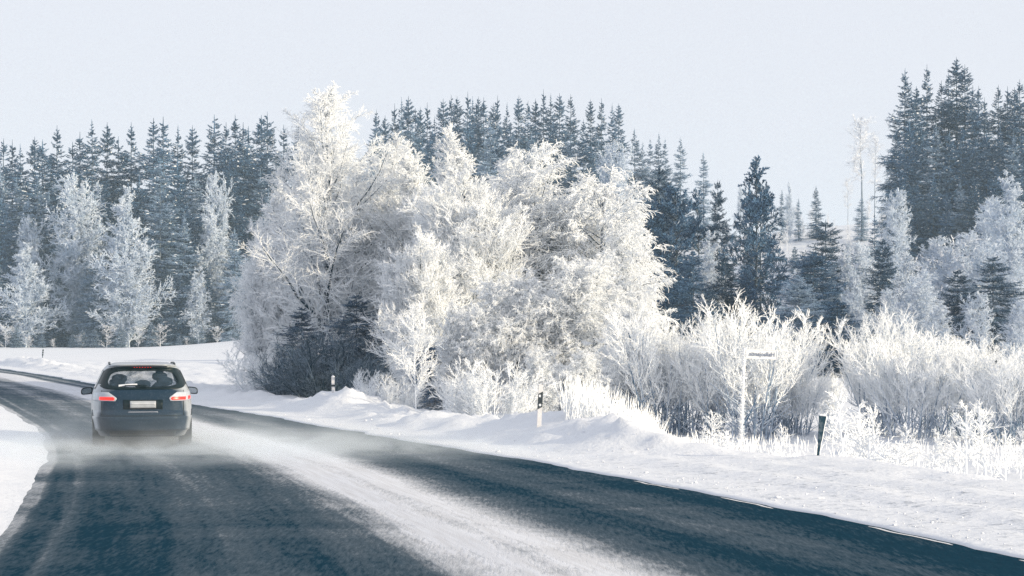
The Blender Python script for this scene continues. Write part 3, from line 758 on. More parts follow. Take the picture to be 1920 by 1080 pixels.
for i in range(26):
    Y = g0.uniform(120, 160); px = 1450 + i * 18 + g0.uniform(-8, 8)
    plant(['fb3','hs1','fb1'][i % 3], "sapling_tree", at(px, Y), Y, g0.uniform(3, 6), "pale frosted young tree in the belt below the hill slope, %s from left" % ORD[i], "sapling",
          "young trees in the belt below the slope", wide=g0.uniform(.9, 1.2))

# ---- the big white trees by the road
plant_px('bA', "birch", 612, 152, 70, "tallest rime white birch with a dark trunk and long bare limbs", "birch", rz=.4, wide=1.12)
plant_px('bB', "birch", 716, 246, 72, "slender frosted birch next to the tallest one", "birch", rz=1.1, wide=1.15)
plant_px('bB', "birch", 528, 330, 75, "frosted birch leaning out over the field left of the tallest one", "birch", rz=3.0, wide=1.0)
plant_px('bE', "birch", 488, 430, 74, "low drooping birch at the left end of the white trees", "birch", rz=2.2, wide=.6)
plant_px('bB', "birch", 790, 262, 70, "pale birch between the slender birch and the sunlit willow", "birch", rz=4.4, wide=1.15)
plant_px('bB', "birch", 855, 232, 68, "sunlit birch whose top twigs reach up beside the middle ridge", "birch", rz=5.4, wide=1.1)
plant_px('wD', "willow", 872, 290, 60, "large frosted willow with many upright stems and a bright right side", "willow", rz=.8, wide=1.05)
plant_px('wD', "willow", 790, 420, 57, "shaded frosted willow with dark forked stems in front of the birches", "willow", rz=3.9, wide=1.0)
plant_px('bE', "birch", 1038, 262, 62, "sunlit white birch behind the black banded post", "birch", rz=.2, wide=1.05)
plant_px('bE', "birch", 975, 330, 64, "white birch filling the gap beside the large willow", "birch", rz=1.9, wide=.85)
plant_px('bB', "birch", 935, 292, 66, "pale birch closing the dip between the willow and the sunlit birches", "birch", rz=.9, wide=1.25)
plant_px('bB', "birch", 655, 300, 73, "frosted birch standing close behind the tallest one's right side", "birch", rz=2.2, wide=1.3)
plant_px('bF', "birch", 1130, 308, 61, "weeping sunlit birch with heavy drooping rime at the right of the white trees", "birch", rz=2.6, wide=1.12)
plant_px('bF', "birch", 1165, 400, 59, "lower weeping birch bulging out toward the dark pines", "birch", rz=5.0, wide=.9)
# understorey
for px, tip, Y, k, w, nm, lab in [
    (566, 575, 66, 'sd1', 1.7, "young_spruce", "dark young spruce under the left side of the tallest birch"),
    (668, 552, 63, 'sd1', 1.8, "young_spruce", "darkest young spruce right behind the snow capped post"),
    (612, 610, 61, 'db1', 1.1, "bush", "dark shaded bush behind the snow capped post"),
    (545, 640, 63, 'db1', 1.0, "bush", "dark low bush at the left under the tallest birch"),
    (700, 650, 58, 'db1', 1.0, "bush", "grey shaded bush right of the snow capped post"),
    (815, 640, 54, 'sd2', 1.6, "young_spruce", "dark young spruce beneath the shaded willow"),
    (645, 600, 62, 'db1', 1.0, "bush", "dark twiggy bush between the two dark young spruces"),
    (505, 640, 66, 'rb1', 1.2, "bush", "pale thin brush at the field's right end"),
    (780, 562, 51, 'sa4', 1.0, "young_spruce", "leaning young tree loaded with white rime before the willows"),
    (842, 560, 53, 'bB', .9, "bush", "frosted brush birch at the foot of the shaded willow"),
    (905, 520, 53, 'bE', .9, "bush", "bright drooping young birch left of the black banded post"),
    (975, 500, 53, 'bF', 1.1, "bush", "bright drooping young birch just behind the black banded post"),
    (930, 668, 47, 'rb1', 1.0, "bush", "low rime bush with fine twigs by the snow bank"),
    (868, 690, 48, 'rb1', .9, "bush", "low bush with frosted tips by the snow bank"),
    (1050, 480, 53, 'bE', 1.1, "bush", "sunlit drooping young birch right of the black banded post"),
    (1120, 470, 53, 'bF', 1.15, "bush", "sunlit drooping young birch behind the frozen reeds"),
    (1185, 560, 50, 'bF', 1.15, "bush", "young birch at the right end of the frozen reeds"),
    (1015, 650, 48, 'bE', 1.0, "bush", "short drooping rime brush directly behind the black banded post"),
    (1090, 650, 48, 'bF', 1.2, "bush", "short drooping rime brush rising over the frozen reeds"),
    (780, 620, 55, 'bE', 1.0, "bush", "frosted drooping brush between the leaning tree and the snow mound"),
    (690, 690, 56, 'rb1', .8, "bush", "small frosted bush over the snow mound right of the snow capped post"),
    (500, 690, 64, 'rb1', .9, "bush", "thin frosted brush reaching over the field edge"),
    (745, 700, 52, 'rb1', .9, "bush", "small frosted brush below the leaning rime loaded tree")]:
    if k[0] == 'b': nm = "young_birch"
    plant_px(k, nm, px, tip, Y, lab, "spruce" if k[:2] == 'sd' else "young birch" if k[0] == 'b' else "bush", wide=w)

# ---- thicket on the right
for px, tip, Y, k, w, lab in [
    (1235, 570, 50, 'th1', 1.0, "frosted willow shrub touching the weeping birch"),
    (1285, 590, 52, 'th2', .9, "frosted willow shrub with dark leaning stems left of the sign"),
    (1335, 612, 50, 'th1', 1.0, "lower frosted shrub left of the sign post"),
    (1395, 545, 49, 'th3', 1.15, "tall frosted shrub with coral like tips behind the sign"),
    (1440, 585, 51, 'th2', .9, "wide frosted shrub right behind the street name plate"),
    (1490, 655, 50, 'th1', .75, "sunlit frosted shrub right of the sign"),
    (1545, 690, 54, 'th3', .8, "small frosted shrub above the dark leaning stake"),
    (1658, 562, 50, 'th3', .9, "pointed frosted shrub standing above the others at the right"),
    (1650, 655, 52, 'th2', .75, "low frosted shrub under the pointed one"),
    (1720, 618, 48, 'th1', 1.15, "dome of frosted shrub right of the pointed one"),
    (1785, 612, 50, 'th2', 1.1, "broad frosted shrub in the middle of the right thicket"),
    (1850, 622, 48, 'th1', 1.1, "frosted shrub with dark stems near the right edge"),
    (1905, 645, 46, 'th2', 1.0, "frosted shrub cut by the right edge of the view"),
    (1955, 640, 46, 'th1', 1.0, "frosted shrub just beyond the right edge")]:
    plant_px(k, "shrub", px, tip, Y, lab, "shrub", "frosted shrubs of the right thicket", wide=w)
# ---- rime saplings in front
for px, tip, Y, k, w, lab in [
    (1585, 725, 40, 'sa2', 1.3, "rime white sapling right beside the dark leaning stake"),
    (1612, 745, 38, 'sa1', 1.2, "second rime white sapling right of the dark leaning stake"),
    (1645, 752, 37, 'sa2', 1.0, "tall rime sapling in the middle of the front row"),
    (1628, 800, 36, 'sa3', 1.2, "tiny rime sapling below the tall one"),
    (1675, 822, 35, 'sa3', 1.5, "tiny rime fir on the small snow mound"),
    (1758, 800, 36, 'sa1', 1.1, "short rime sapling left of the tallest front sapling"),
    (1812, 745, 36, 'sa1', 1.3, "rime sapling with spread arms left of the bright spike"),
    (1850, 742, 35, 'sa2', 1.0, "bright spiky rime sapling in the right front"),
    (1885, 800, 34, 'sa1', 1.1, "small rime sapling right of the bright spike"),
    (1912, 790, 35, 'sa2', 1.0, "rime sapling at the right edge of the front row"),
    (1335, 765, 44, 'sa1', 1.3, "rime bush like sapling left of the sign post foot"),
    (1465, 790, 40, 'sa1', .9, "rime sapling between the sign post and the dark stake"),
    (1700, 790, 37, 'sa1', .9, "small rime sapling behind the snow mound"),
    (1365, 800, 42, 'sa3', 1.6, "low rime tuft at the sign post foot")]:
    plant_px(k, "sapling", px, tip, Y, lab, "sapling", "rime saplings in the front row", wide=w)

def blades(name, spots, hmin, hmax, r, label, seed, lean=.15):
    g = np.random.default_rng(seed); x = spots[:, 0]; y = spots[:, 1]; n = len(x); z = terrain_z(x, y)
    P = np.zeros((n, 4, 3)); P[:, 0] = np.stack([x, y, z - .05], 1); d = nrm(np.stack([g.normal(0, lean, n), g.normal(0, lean, n), np.ones(n)], 1))
    L = g.uniform(hmin, hmax, n)
    for k in range(1, 4):
        P[:, k] = P[:, k - 1] + d * (L / 3)[:, None]; d = nrm(d + g.normal(0, .07, d.shape) + np.array([.03, 0, 0]))
    R = r * g.uniform(.6, 1.3, n)[:, None] * np.array([.5, .9, 1.0, .35])[None]
    V, Q = tubes(P, R, 3)
    o = link(name, mesh_np(name, V, Q, M_twig)); tag(o, label, "grass", kind="stuff"); return o
gg = np.random.default_rng(77)
def spots(n, px0, px1, Y0, Y1):
    Y = gg.uniform(Y0, Y1, n); px = gg.uniform(px0, px1, n); return np.stack([(px - PX) * Y / F, Y], 1)
blades("frozen_reeds", np.concatenate([spots(2100, 1060, 1215, 37.5, 42), spots(350, 1190, 1235, 39, 42)]), .35, .92, .0075, "stand of upright white frozen reeds on the snow mound", 1, .17)
blades("frosted_grass", np.concatenate([spots(90, 1400, 1500, 38, 41), spots(220, 1240, 1420, 42, 46), spots(420, 1560, 1960, 35, 42), spots(60, 1715, 1790, 33, 35), spots(400, 1420, 1960, 40, 48)]), .12, .42, .010,
       "scattered frosted grass stalks poking from the snow under the shrubs", 2, .22)

def clods():
    g = np.random.default_rng(9); base = []
    for i in range(5):
        for j in range(7):
            th = math.pi * i / 4; ph = 2 * math.pi * j / 7
            base.append((math.sin(th) * math.cos(ph), math.sin(th) * math.sin(ph), math.cos(th)))
    base = np.array(base); Q0 = np.array([(i * 7 + j, i * 7 + (j + 1) % 7, (i + 1) * 7 + (j + 1) % 7, (i + 1) * 7 + j) for i in range(4) for j in range(7)])
    V, Q = [], []
    for k in range(380):
        Y = g.uniform(18, 50) if k % 3 else g.uniform(18, 30); s_ = g.uniform(.15, float(SC(Y)) + .3) if k % 2 else abs(g.normal(0, .5)) + .12
        x = float(Redge(Y)) + s_ + .1; r_ = g.uniform(.006, .017) * (2.0 if g.random() < .08 else 1)
        v = base * (1 + g.uniform(-.3, .3, (35, 1))) * np.array([r_ * g.uniform(.8, 1.6), r_ * g.uniform(.8, 1.8), r_ * .75])
        V.append(v + np.array([x, Y, tz(x, Y) + r_ * .3])); Q.append(Q0 + 35 * k)
    o = link("snow_clods", mesh_np("snow_clods", np.concatenate(V), np.concatenate(Q), M_snow, smooth=False))
    tag(o, "crumbs and clods of ploughed snow strewn over the right verge", "snow clods", kind="stuff")
clods()

# ------------------------------------------------------------------ posts and sign
M_postw = simple("white_plastic", (0.60, 0.60, 0.62), .5, var=.1, scale=20)
M_black = simple("black_plastic", (0.012, 0.022, 0.03), .45)
M_refl = simple("reflector_glass", (0.62, 0.66, 0.72), .2)
M_stake = frost_mat("weathered_dark_stake", (.55, .60, .66), (.02, .05, .075), .10, .3, 9, .5, 0)
M_signw = simple("frosted_sign_face", (0.82, 0.82, 0.82), .6, var=.08, scale=14)
M_signt = simple("sign_lettering_grey", (0.17, 0.20, 0.27), .6)

def rim(seed, path, n, L, r, mat, parent, name="rime", az=None):
    """rime feathers growing off a line of points"""
    g = np.random.default_rng(seed); P = np.array(path, float)[None]; R = np.full((1, len(path)), .02)
    A = grow(g, P, R, n, 0, 1, 1.2, L, 3, .05, .1, .5, .5, .3, relp=False, rmin=r, rmax=r)
    V, Q = tubes(*A, 3); return link(name, mesh_np(name, V, Q, mat), parent)

def delineator(px, Y, z, h, label, banded=True, lean=0.03, snowy=False):
    t = empty("delineator_post", (at(px, Y), Y, z - .05), R_(10)); t.rotation_euler[1] = lean
    tag(t, label, "road post")
    w = .043
    def ring(zz, k=1.0, sl=0): return [(-w * k, -.03, zz), (w * k, -.03, zz + sl), (w * k * .8, .025, zz + sl), (0, .05, zz), (-w * k * .8, .025, zz)]
    b = MB(); b.loft([ring(-.2), ring(h), ring(h + .012, .9)]); b.obj("post_body", M_postw, t, bevel=.004)
    if banded:
        b = MB(); e = 1.07
        z0, z1 = h * .45, h * .80
        b.loft([[(x * e, y * e - .002, zz) for x, y, zz in ring(z0, 1, .05)], [(x * e, y * e - .002, zz) for x, y, zz in ring(z1, 1, .05)]])
        bd = b.obj("black_band", M_black, t)
        b = MB(); n = 14
        c = [(.024 * math.cos(a * 2 * math.pi / n) , -.038, z0 + .085 + .024 * math.sin(a * 2 * math.pi / n)) for a in range(n)]
        b.loft([c, [(x, y + .006, zz) for x, y, zz in c]]); b.obj("reflector", M_refl, bd)
        b = MB(); b.box((-.012, -.0365, z1 - .035), (.04, .004, .045)); b.obj("reflector", M_refl, bd)
    if snowy:
        b = MB(); b.loft([[(x * 1.25, y * 1.3, zz) for x, y, zz in ring(h + .014)], [(x * .9, y * .9, zz + .045) for x, y, zz in ring(h)], [(x * .3, y * .3, zz + .06) for x, y, zz in ring(h)]])
        b.obj("snow_cap", M_snow, t, smooth=True)
        b = MB(); b.box((0, -.034, h * .62), (.09, .012, .05)); b.obj("black_band", M_black, t)
    return t
def surf(px, Y): return tz(at(px, Y), Y)
delineator(1010, 37.6, surf(1010, 37.6), 1.13 - surf(1010, 37.6) + .05, "white road post with a slanted black band on the snow mound", True, .045)
delineator(625, 51.8, surf(625, 51.8), .92 - surf(625, 51.8) + .05, "snow capped pale road post on the mound before the dark bushes", False, -.02, True)
# far thin marker
t = empty("snow_stake", (at(79, 114.5), 114.5, surf(79, 114.5) - .05)); t.rotation_euler[1] = .09
tag(t, "thin dark marker stick on the far snow mound left of the car", "marker")
b = MB()
b.loft([[(.028 * math.cos(a), .028 * math.sin(a), zz) for a in np.linspace(0, 5.03, 5)] for zz in (-.2, .70)]); b.obj("stick", M_stake, t)
for k in range(3):
    b = MB(); b.loft([[(.045 * math.cos(a), .045 * math.sin(a), zz) for a in np.linspace(0, 5.03, 5)] for zz in (.34 + k * .13, .42 + k * .13)]); b.obj("band", M_black, t)
# dark leaning stake
Ys = 32.4
t = empty("leaning_stake", (at(1533, Ys), Ys, surf(1533, Ys) - .04)); t.rotation_euler[1] = .115
t.scale = (.68, .8, (.79 - surf(1533, Ys) + .04) / .81); tag(t, "dark weathered stake leaning right, wider at its snow dusted top", "stake")
b = MB()
prof = [(-.2, .026), (.12, .028), (.30, .034), (.34, .046), (.56, .062), (.76, .085), (.80, .088)]
b.loft([[(-w, -.035, z), (w, -.035, z), (w * .9, .03, z), (-w * .9, .03, z)] for z, w in prof]); b.obj("stake_board", M_stake, t, bevel=.006)
b = MB(); b.loft([[(-.090, -.04, .802), (.092, -.04, .802), (.085, .035, .802), (-.085, .035, .802)], [(-.07, -.025, .83), (.08, -.025, .838), (.07, .02, .838), (-.07, .02, .83)]])
b.obj("snow_cap", M_snow, t, bevel=.01)
b = MB(); b.loft([[(w + .003, -.037, z), (w + .02, -.037, z + .004), (w + .02, .0, z + .004), (w + .003, .0, z)] for z, w in prof[1:]]); b.obj("rime_edge", M_twig, t)

# street name sign
Yg = 44.4
t = empty("street_sign", (at(1388, Yg), Yg, surf(1388, Yg) - .05)); t.rotation_euler[1] = .040
zb = surf(1388, Yg) - .05; Hs = CAM_H + (PY - 652) * Yg / F - zb
tag(t, "frost covered street name plate on a white rimed pole, lettering seen from behind", "street sign")
ringc = lambda r, z, n=10, cx=0: [(cx + r * math.cos(a * 2 * math.pi / n), r * math.sin(a * 2 * math.pi / n), z) for a in range(n)]
b = MB(); b.loft([ringc(.038, -.2), ringc(.036, Hs - .02), ringc(.02, Hs)]); po = b.obj("pole", M_signw, t, smooth=True)
gr = np.random.default_rng(3)
rim(5, [(0, -.03, z) for z in np.linspace(.05, Hs - .05, 12)], 240, .09, .010, M_twig, po)
pw, ph = .70, .215
b = MB(); b.box((.04 + pw / 2, -.02, Hs - .02 - ph / 2), (pw, .02, ph)); plate = b.obj("name_plate", M_signw, t, bevel=.004)
b = MB(); cz = Hs - .02 - ph / 2; cx = .04 + pw / 2
for (c, d) in (((cx, -.035, cz + ph / 2 - .008), (pw, .012, .016)), ((cx, -.035, cz - ph / 2 + .008), (pw, .012, .016)),
               ((cx - pw / 2 + .008, -.035, cz), (.016, .012, ph - .036)), ((cx + pw / 2 - .008, -.035, cz), (.016, .012, ph - .036))): b.box(c, d)
b.obj("plate_frame", M_signw, plate, bevel=.003)
fc = bpy.data.curves.new("lettering", 'FONT'); fc.body = "Hallaojantie"; fc.size = .135; fc.extrude = .004; fc.offset = .0004
fc.align_x = 'CENTER'; fc.align_y = 'CENTER'
fo = bpy.data.objects.new("lettering_curve", fc); COL.objects.link(fo)
dg = bpy.context.evaluated_depsgraph_get(); me = bpy.data.meshes.new_from_object(fo.evaluated_get(dg))
bpy.data.objects.remove(fo)
co = np.empty(len(me.vertices) * 3, np.float32); me.vertices.foreach_get("co", co); co = co.reshape(-1, 3)
wt = co[:, 0].max() - co[:, 0].min()
nv = np.stack([cx - co[:, 0] * (.57 / wt), -.036 - co[:, 2], cz + co[:, 1] - .003], 1)       # mirrored: the plate reads from its other side
me.vertices.foreach_set("co", nv.astype(np.float32).ravel()); me.flip_normals(); me.update(); me.materials.clear(); me.materials.append(M_signt); me.name = "lettering"
link("lettering", me, plate)

# ------------------------------------------------------------------ car
def paint():
    m, nt, b = new_mat("dirty_silver_paint_shaded_tail")
    tc = N(nt, "ShaderNodeTexCoord"); g = N(nt, "ShaderNodeNewGeometry")
    sp = N(nt, "ShaderNodeSeparateXYZ"); nt.links.new(tc.outputs["Object"], sp.inputs[0])
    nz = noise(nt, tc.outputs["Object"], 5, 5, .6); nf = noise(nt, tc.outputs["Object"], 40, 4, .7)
    # tail darkened: its shaded side put into the colour, along with road grime
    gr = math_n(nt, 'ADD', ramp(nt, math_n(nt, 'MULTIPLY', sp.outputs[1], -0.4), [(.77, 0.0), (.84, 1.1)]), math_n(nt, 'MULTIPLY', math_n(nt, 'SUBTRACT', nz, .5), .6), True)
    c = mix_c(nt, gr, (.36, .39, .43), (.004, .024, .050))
    c = mix_c(nt, math_n(nt, 'MULTIPLY', ramp(nt, nf, [(.52, 0.), (.75, 1.)]), .10), c, (.40, .48, .58))
    c = mix_c(nt, g.outputs["Backfacing"], c, (.01, .012, .015))
    nt.links.new(c, b.inputs["Base Color"])
    b.inputs["Metallic"].default_value = .1; b.inputs['Specular IOR Level'].default_value = .25
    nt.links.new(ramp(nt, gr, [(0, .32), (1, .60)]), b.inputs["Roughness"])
    b.inputs["Coat Weight"].default_value = .15
    return m
def glass(name, col, alpha):
    m, nt, b = new_mat(name)
    b.inputs["Base Color"].default_value = (*col, 1); b.inputs["Roughness"].default_value = .06
    b.inputs["Alpha"].default_value = alpha; b.inputs["Specular IOR Level"].default_value = .6
    tc = N(nt, "ShaderNodeTexCoord"); nz = noise(nt, tc.outputs["Object"], 6, 5, .6)
    nt.links.new(ramp(nt, nz, [(.35, alpha * .7), (.75, min(1, alpha * 1.6))]), b.inputs["Alpha"])
    return m
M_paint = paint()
M_glass = glass("tinted_glass", (.02, .045, .07), .58)
M_glassd = simple("dark_side_glass", (.015, .025, .035), .08, spec=.7)
M_trim = simple("black_car_trim", (.004, .014, .019), .45, spec=.2)
M_rubber = simple("tyre_rubber", (.02, .028, .035), .85)
M_rim = simple("alloy", (.35, .37, .40), .35, metal=.8)
M_red = simple("lit_tail_lamp_red", (.80, .02, .015), .35, emit=(1.0, .03, .02), es=.9)
M_clear = simple("pale_lamp_lens", (.42, .46, .52), .25)
M_chrome = simple("chrome_strip", (.70, .72, .75), .2, metal=.9)
M_plate = simple("plate_white", (.38, .41, .45), .5)
M_platey = simple("plate_band_grey", (.45, .48, .52), .5)
M_seat = simple("dark_seat_fabric", (.018, .024, .03), .9)
M_mirror = simple("mirror_glass", (.5, .55, .6), .08, metal=1.0)

W_z = lambda z: np.interp(z, [.20, .32, .55, .80, .95, 1.04, 1.12, 1.25, 1.40, 1.50, 1.56, 1.60, 1.615], [.86, .915, .94, .94, .925, .90, .865, .81, .745, .69, .63, .50, .30])
YR_z = lambda z: np.interp(z, [.20, .32, .55, .66, .70, .95, 1.04, 1.12, 1.30, 1.48, 1.54, 1.58, 1.60, 1.615], [-2.12, -2.24, -2.30, -2.29, -2.22, -2.18, -2.15, -2.09, -1.93, -1.76, -1.80, -1.76, -1.5, -1.1])
YF_z = lambda z: np.interp(z, [.20, .5, .70, .85, .95, 1.0, 1.05, 1.2, 1.4, 1.5, 1.56, 1.6, 1.615], [2.25, 2.38, 2.34, 2.15, 1.85, 1.45, 1.25, .95, .50, .25, .05, -.2, -.5])
EXP = 5.0
def rear_y(x, z):
    W = W_z(z); yr, yf = YR_z(z), YF_z(z); q = np.clip(abs(x) / W, 0, .9995)
    return (yr + yf) / 2 - (yf - yr) / 2 * (1 - q ** EXP) ** (1 / EXP)
def front_y(x, z):
    W = W_z(z); yr, yf = YR_z(z), YF_z(z); q = np.clip(abs(x) / W, 0, .9995)
    return (yr + yf) / 2 + (yf - yr) / 2 * (1 - q ** EXP) ** (1 / EXP)
def side_x(y, z, s):
    W = W_z(z); yr, yf = YR_z(z), YF_z(z); q = min(abs(y - (yr + yf) / 2) / ((yf - yr) / 2), .9995)
    return s * W * (1 - q ** EXP) ** (1 / EXP)

CX_, CY_ = at(268, 36.9), 36.9
car = empty("car", (CX_ - .42, CY_ + 2.0, 0.01), R_(11.8)); car.scale = (1, 1, .96)
tag(car, "silver grey people carrier with lit tail lamps driving away through powder snow", "car")

def body():
    zs = np.concatenate([np.linspace(.20, 1.50, 53), [1.515, 1.53, 1.545, 1.56, 1.572, 1.584, 1.592, 1.6, 1.608, 1.615]])
    n = 128; th = (np.arange(n) + .5) * 2 * np.pi / n
    rings = []
    for z in zs:
        c, s_ = np.cos(th), np.sin(th); W = W_z(z); yr, yf = YR_z(z), YF_z(z)
        x = W * np.sign(c) * np.abs(c) ** (2 / EXP); y = (yr + yf) / 2 + (yf - yr) / 2 * np.sign(s_) * np.abs(s_) ** (2 / EXP)
        rings.append(np.stack([x, y, np.full(n, z)], 1))
    V = np.concatenate(rings); Q = []
    m = len(zs)
    for k in range(m - 1):
        for i in range(n):
            j = (i + 1) % n; q = (k * n + i, k * n + j, (k + 1) * n + j, (k + 1) * n + i)
            c = V[list(q)].mean(0)
            if 1.16 < c[2] < 1.475 and abs(c[0]) < .635 and (c[1] < -1.5): continue         # rear window opening
            if 1.06 < c[2] < 1.50 and abs(c[0]) < W_z(c[2]) - .14 and c[1] > .2: continue      # windscreen opening
            if abs(c[0]) > .66 and min((c[1] - yy) ** 2 + (c[2] - .33) ** 2 for yy in (-1.42, 1.42)) < .375 ** 2: continue
            Q.append(q)
    top = [(m - 1) * n + i for i in range(n)]; bot = [i for i in range(n)][::-1]
    me = bpy.data.meshes.new("body"); me.from_pydata([tuple(v) for v in V], [], [tuple(int(i) for i in q) for q in Q] + [tuple(top), tuple(bot)])
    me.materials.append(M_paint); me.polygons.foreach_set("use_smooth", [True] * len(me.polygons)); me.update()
    o = link("body", me, car); return o
body_o = body()

def rpanel(name, mat, xs_of_z, zs, off, parent=car, nx=24, thick=.006, bevel=0):
    """panel following the car's tail"""
    P = []
    for z in zs:
        x0, x1 = xs_of_z(z); P.append([(x, rear_y(x, z) - off, z) for x in np.linspace(x0, x1, nx)])
    b = MB(); b.grid(P); o = b.obj(name, mat, parent, smooth=True, thick=thick); return o

# black surround with a rounded hole, then the pane
def surround():
    b = MB(); n = 72; out_, in_ = [], []
    zc, zh = 1.325, .215
    for k in range(n):
        a = 2 * math.pi * k / n; c, s_ = math.cos(a), math.sin(a)
        ex = 6; q = (abs(c) ** ex + abs(s_) ** ex) ** (-1 / ex)
        z = zc + zh * s_ * q; x = (W_z(z) - .015 - .035 * (z < 1.18)) * c * q
        out_.append((x, z))
        ex = 4; q = (abs(c) ** ex + abs(s_) ** ex) ** (-1 / ex)
        z = 1.315 + .155 * s_ * q - .012 * (1 - c * c); x = .615 * c * q * (1 - .10 * s_); in_.append((x, z))
    rings = []
    for t_ in np.linspace(0, 1, 5):
        rings.append([((1 - t_) * o_[0] + t_ * i_[0], rear_y((1 - t_) * o_[0] + t_ * i_[0], (1 - t_) * o_[1] + t_ * i_[1]) - .012, (1 - t_) * o_[1] + t_ * i_[1]) for o_, i_ in zip(out_, in_)])
    b.loft(rings, cap=False); o = b.obj("rear_window", M_trim, car, smooth=True, thick=.008)
    b = MB(); c0 = (0, rear_y(0, 1.315) - .006, 1.315)
    rr = [[(c0[0] * (1 - t_) + t_ * i_[0], rear_y(t_ * i_[0], c0[2] * (1 - t_) + t_ * i_[1]) - .006, c0[2] * (1 - t_) + t_ * i_[1]) for i_ in in_] for t_ in (.02, .35, .7, 1.02)]
    b.loft(rr, cap=False); b.f.append(tuple(range(n))[::-1]); b.obj("pane", M_glass, o, smooth=True)
    return o
rw = surround()
# spoiler lip with brake light
P = []
for z, dy in ((1.545, .03), (1.565, .09), (1.58, .03)):
    P.append([(x, rear_y(min(abs(x), .60) * (1 if x > 0 else -1), z) - dy * (1 - .35 * (x / .62) ** 4), z + .012 * (1 - (x / .62) ** 2)) for x in np.linspace(-.62, .62, 24)])
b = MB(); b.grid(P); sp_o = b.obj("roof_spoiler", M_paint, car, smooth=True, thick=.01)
for k in range(7):
    x = -.15 + .05 * k
    b = MB(); b.box((x, rear_y(x, 1.53) - .02, 1.527), (.014, .010, .008)); b.obj("brake_lamp", M_red, rw)
# rear wiper and a line of snow on the sill
b = MB(); b.box((.0, rear_y(0, 1.17) - .045, 1.165), (.10, .05, .05)); b.box((-.13, rear_y(0, 1.18) - .05, 1.185), (.40, .014, .018)); b.obj("rear_wiper", M_trim, car)
P = [[(x, rear_y(x, z) - o_, z + .018 * math.sin((x + .42) * 5.5)) for x in np.linspace(-.44, -.10, 12)] for z, o_ in ((1.165, .014), (1.185, .035), (1.20, .014))]
b = MB(); b.grid(P); b.obj("snow_patch", M_snow, car, smooth=True)
# tail gate shut lines, number plate recess, bumper
rpanel("tailgate_seam", M_trim, lambda z: (-.74, .74), [.605, .613], .010)
for s_ in (-1, 1):
    rpanel("tailgate_seam", M_trim, lambda z, s_=s_: (s_ * .742, s_ * .750), np.linspace(.61, 1.09, 12), .006, nx=2)
rpanel("plate_recess", M_trim, lambda z: (-.36, .36), [.73, .91], .006)
P = rpanel("number_plate", M_plate, lambda z: (-.235, .235), [.755, .889], .030, thick=.01)
rpanel("plate_band", M_platey, lambda z: (-.215, .215), [.778, .788], .038, P, thick=.002); rpanel("plate_band", M_platey, lambda z: (-.215, .215), [.82, .855], .038, P, thick=.002)
rpanel("tailgate_handle", M_chrome, lambda z: (-.27, .27), [.675, .692], .022)
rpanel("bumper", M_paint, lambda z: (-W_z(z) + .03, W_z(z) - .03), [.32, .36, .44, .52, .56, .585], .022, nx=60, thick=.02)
rpanel("bumper_strip", M_chrome, lambda z: (-.22, .20), [.465, .478], .026, nx=12)
rpanel("bumper_insert", M_trim, lambda z: (-.60, .60), [.22, .27, .34], .014, nx=30)
def lamp(s_):
    def xr(z):
        t_ = (z - .885) / (1.055 - .885); x0 = np.interp(t_, [0, .35, 1], [.50, .47, .62]); return (s_ * x0, s_ * (W_z(z) - .012))
    o = rpanel("tail_lamp", M_clear, xr, np.linspace(.885, 1.055, 8), .014, nx=22, thick=.008)
    rpanel("lamp_lens", M_red, lambda z: (s_ * np.interp(z, [.90, .94, .98], [.53, .51, .56]), s_ * .79), np.linspace(.905, .965, 5), .022, o, nx=14)
    if s_ > 0: rpanel("lamp_lens", M_red, lambda z: (s_ * .835, s_ * .885), np.linspace(.91, .975, 3), .022, o, nx=5)
for s_ in (-1, 1): lamp(s_)
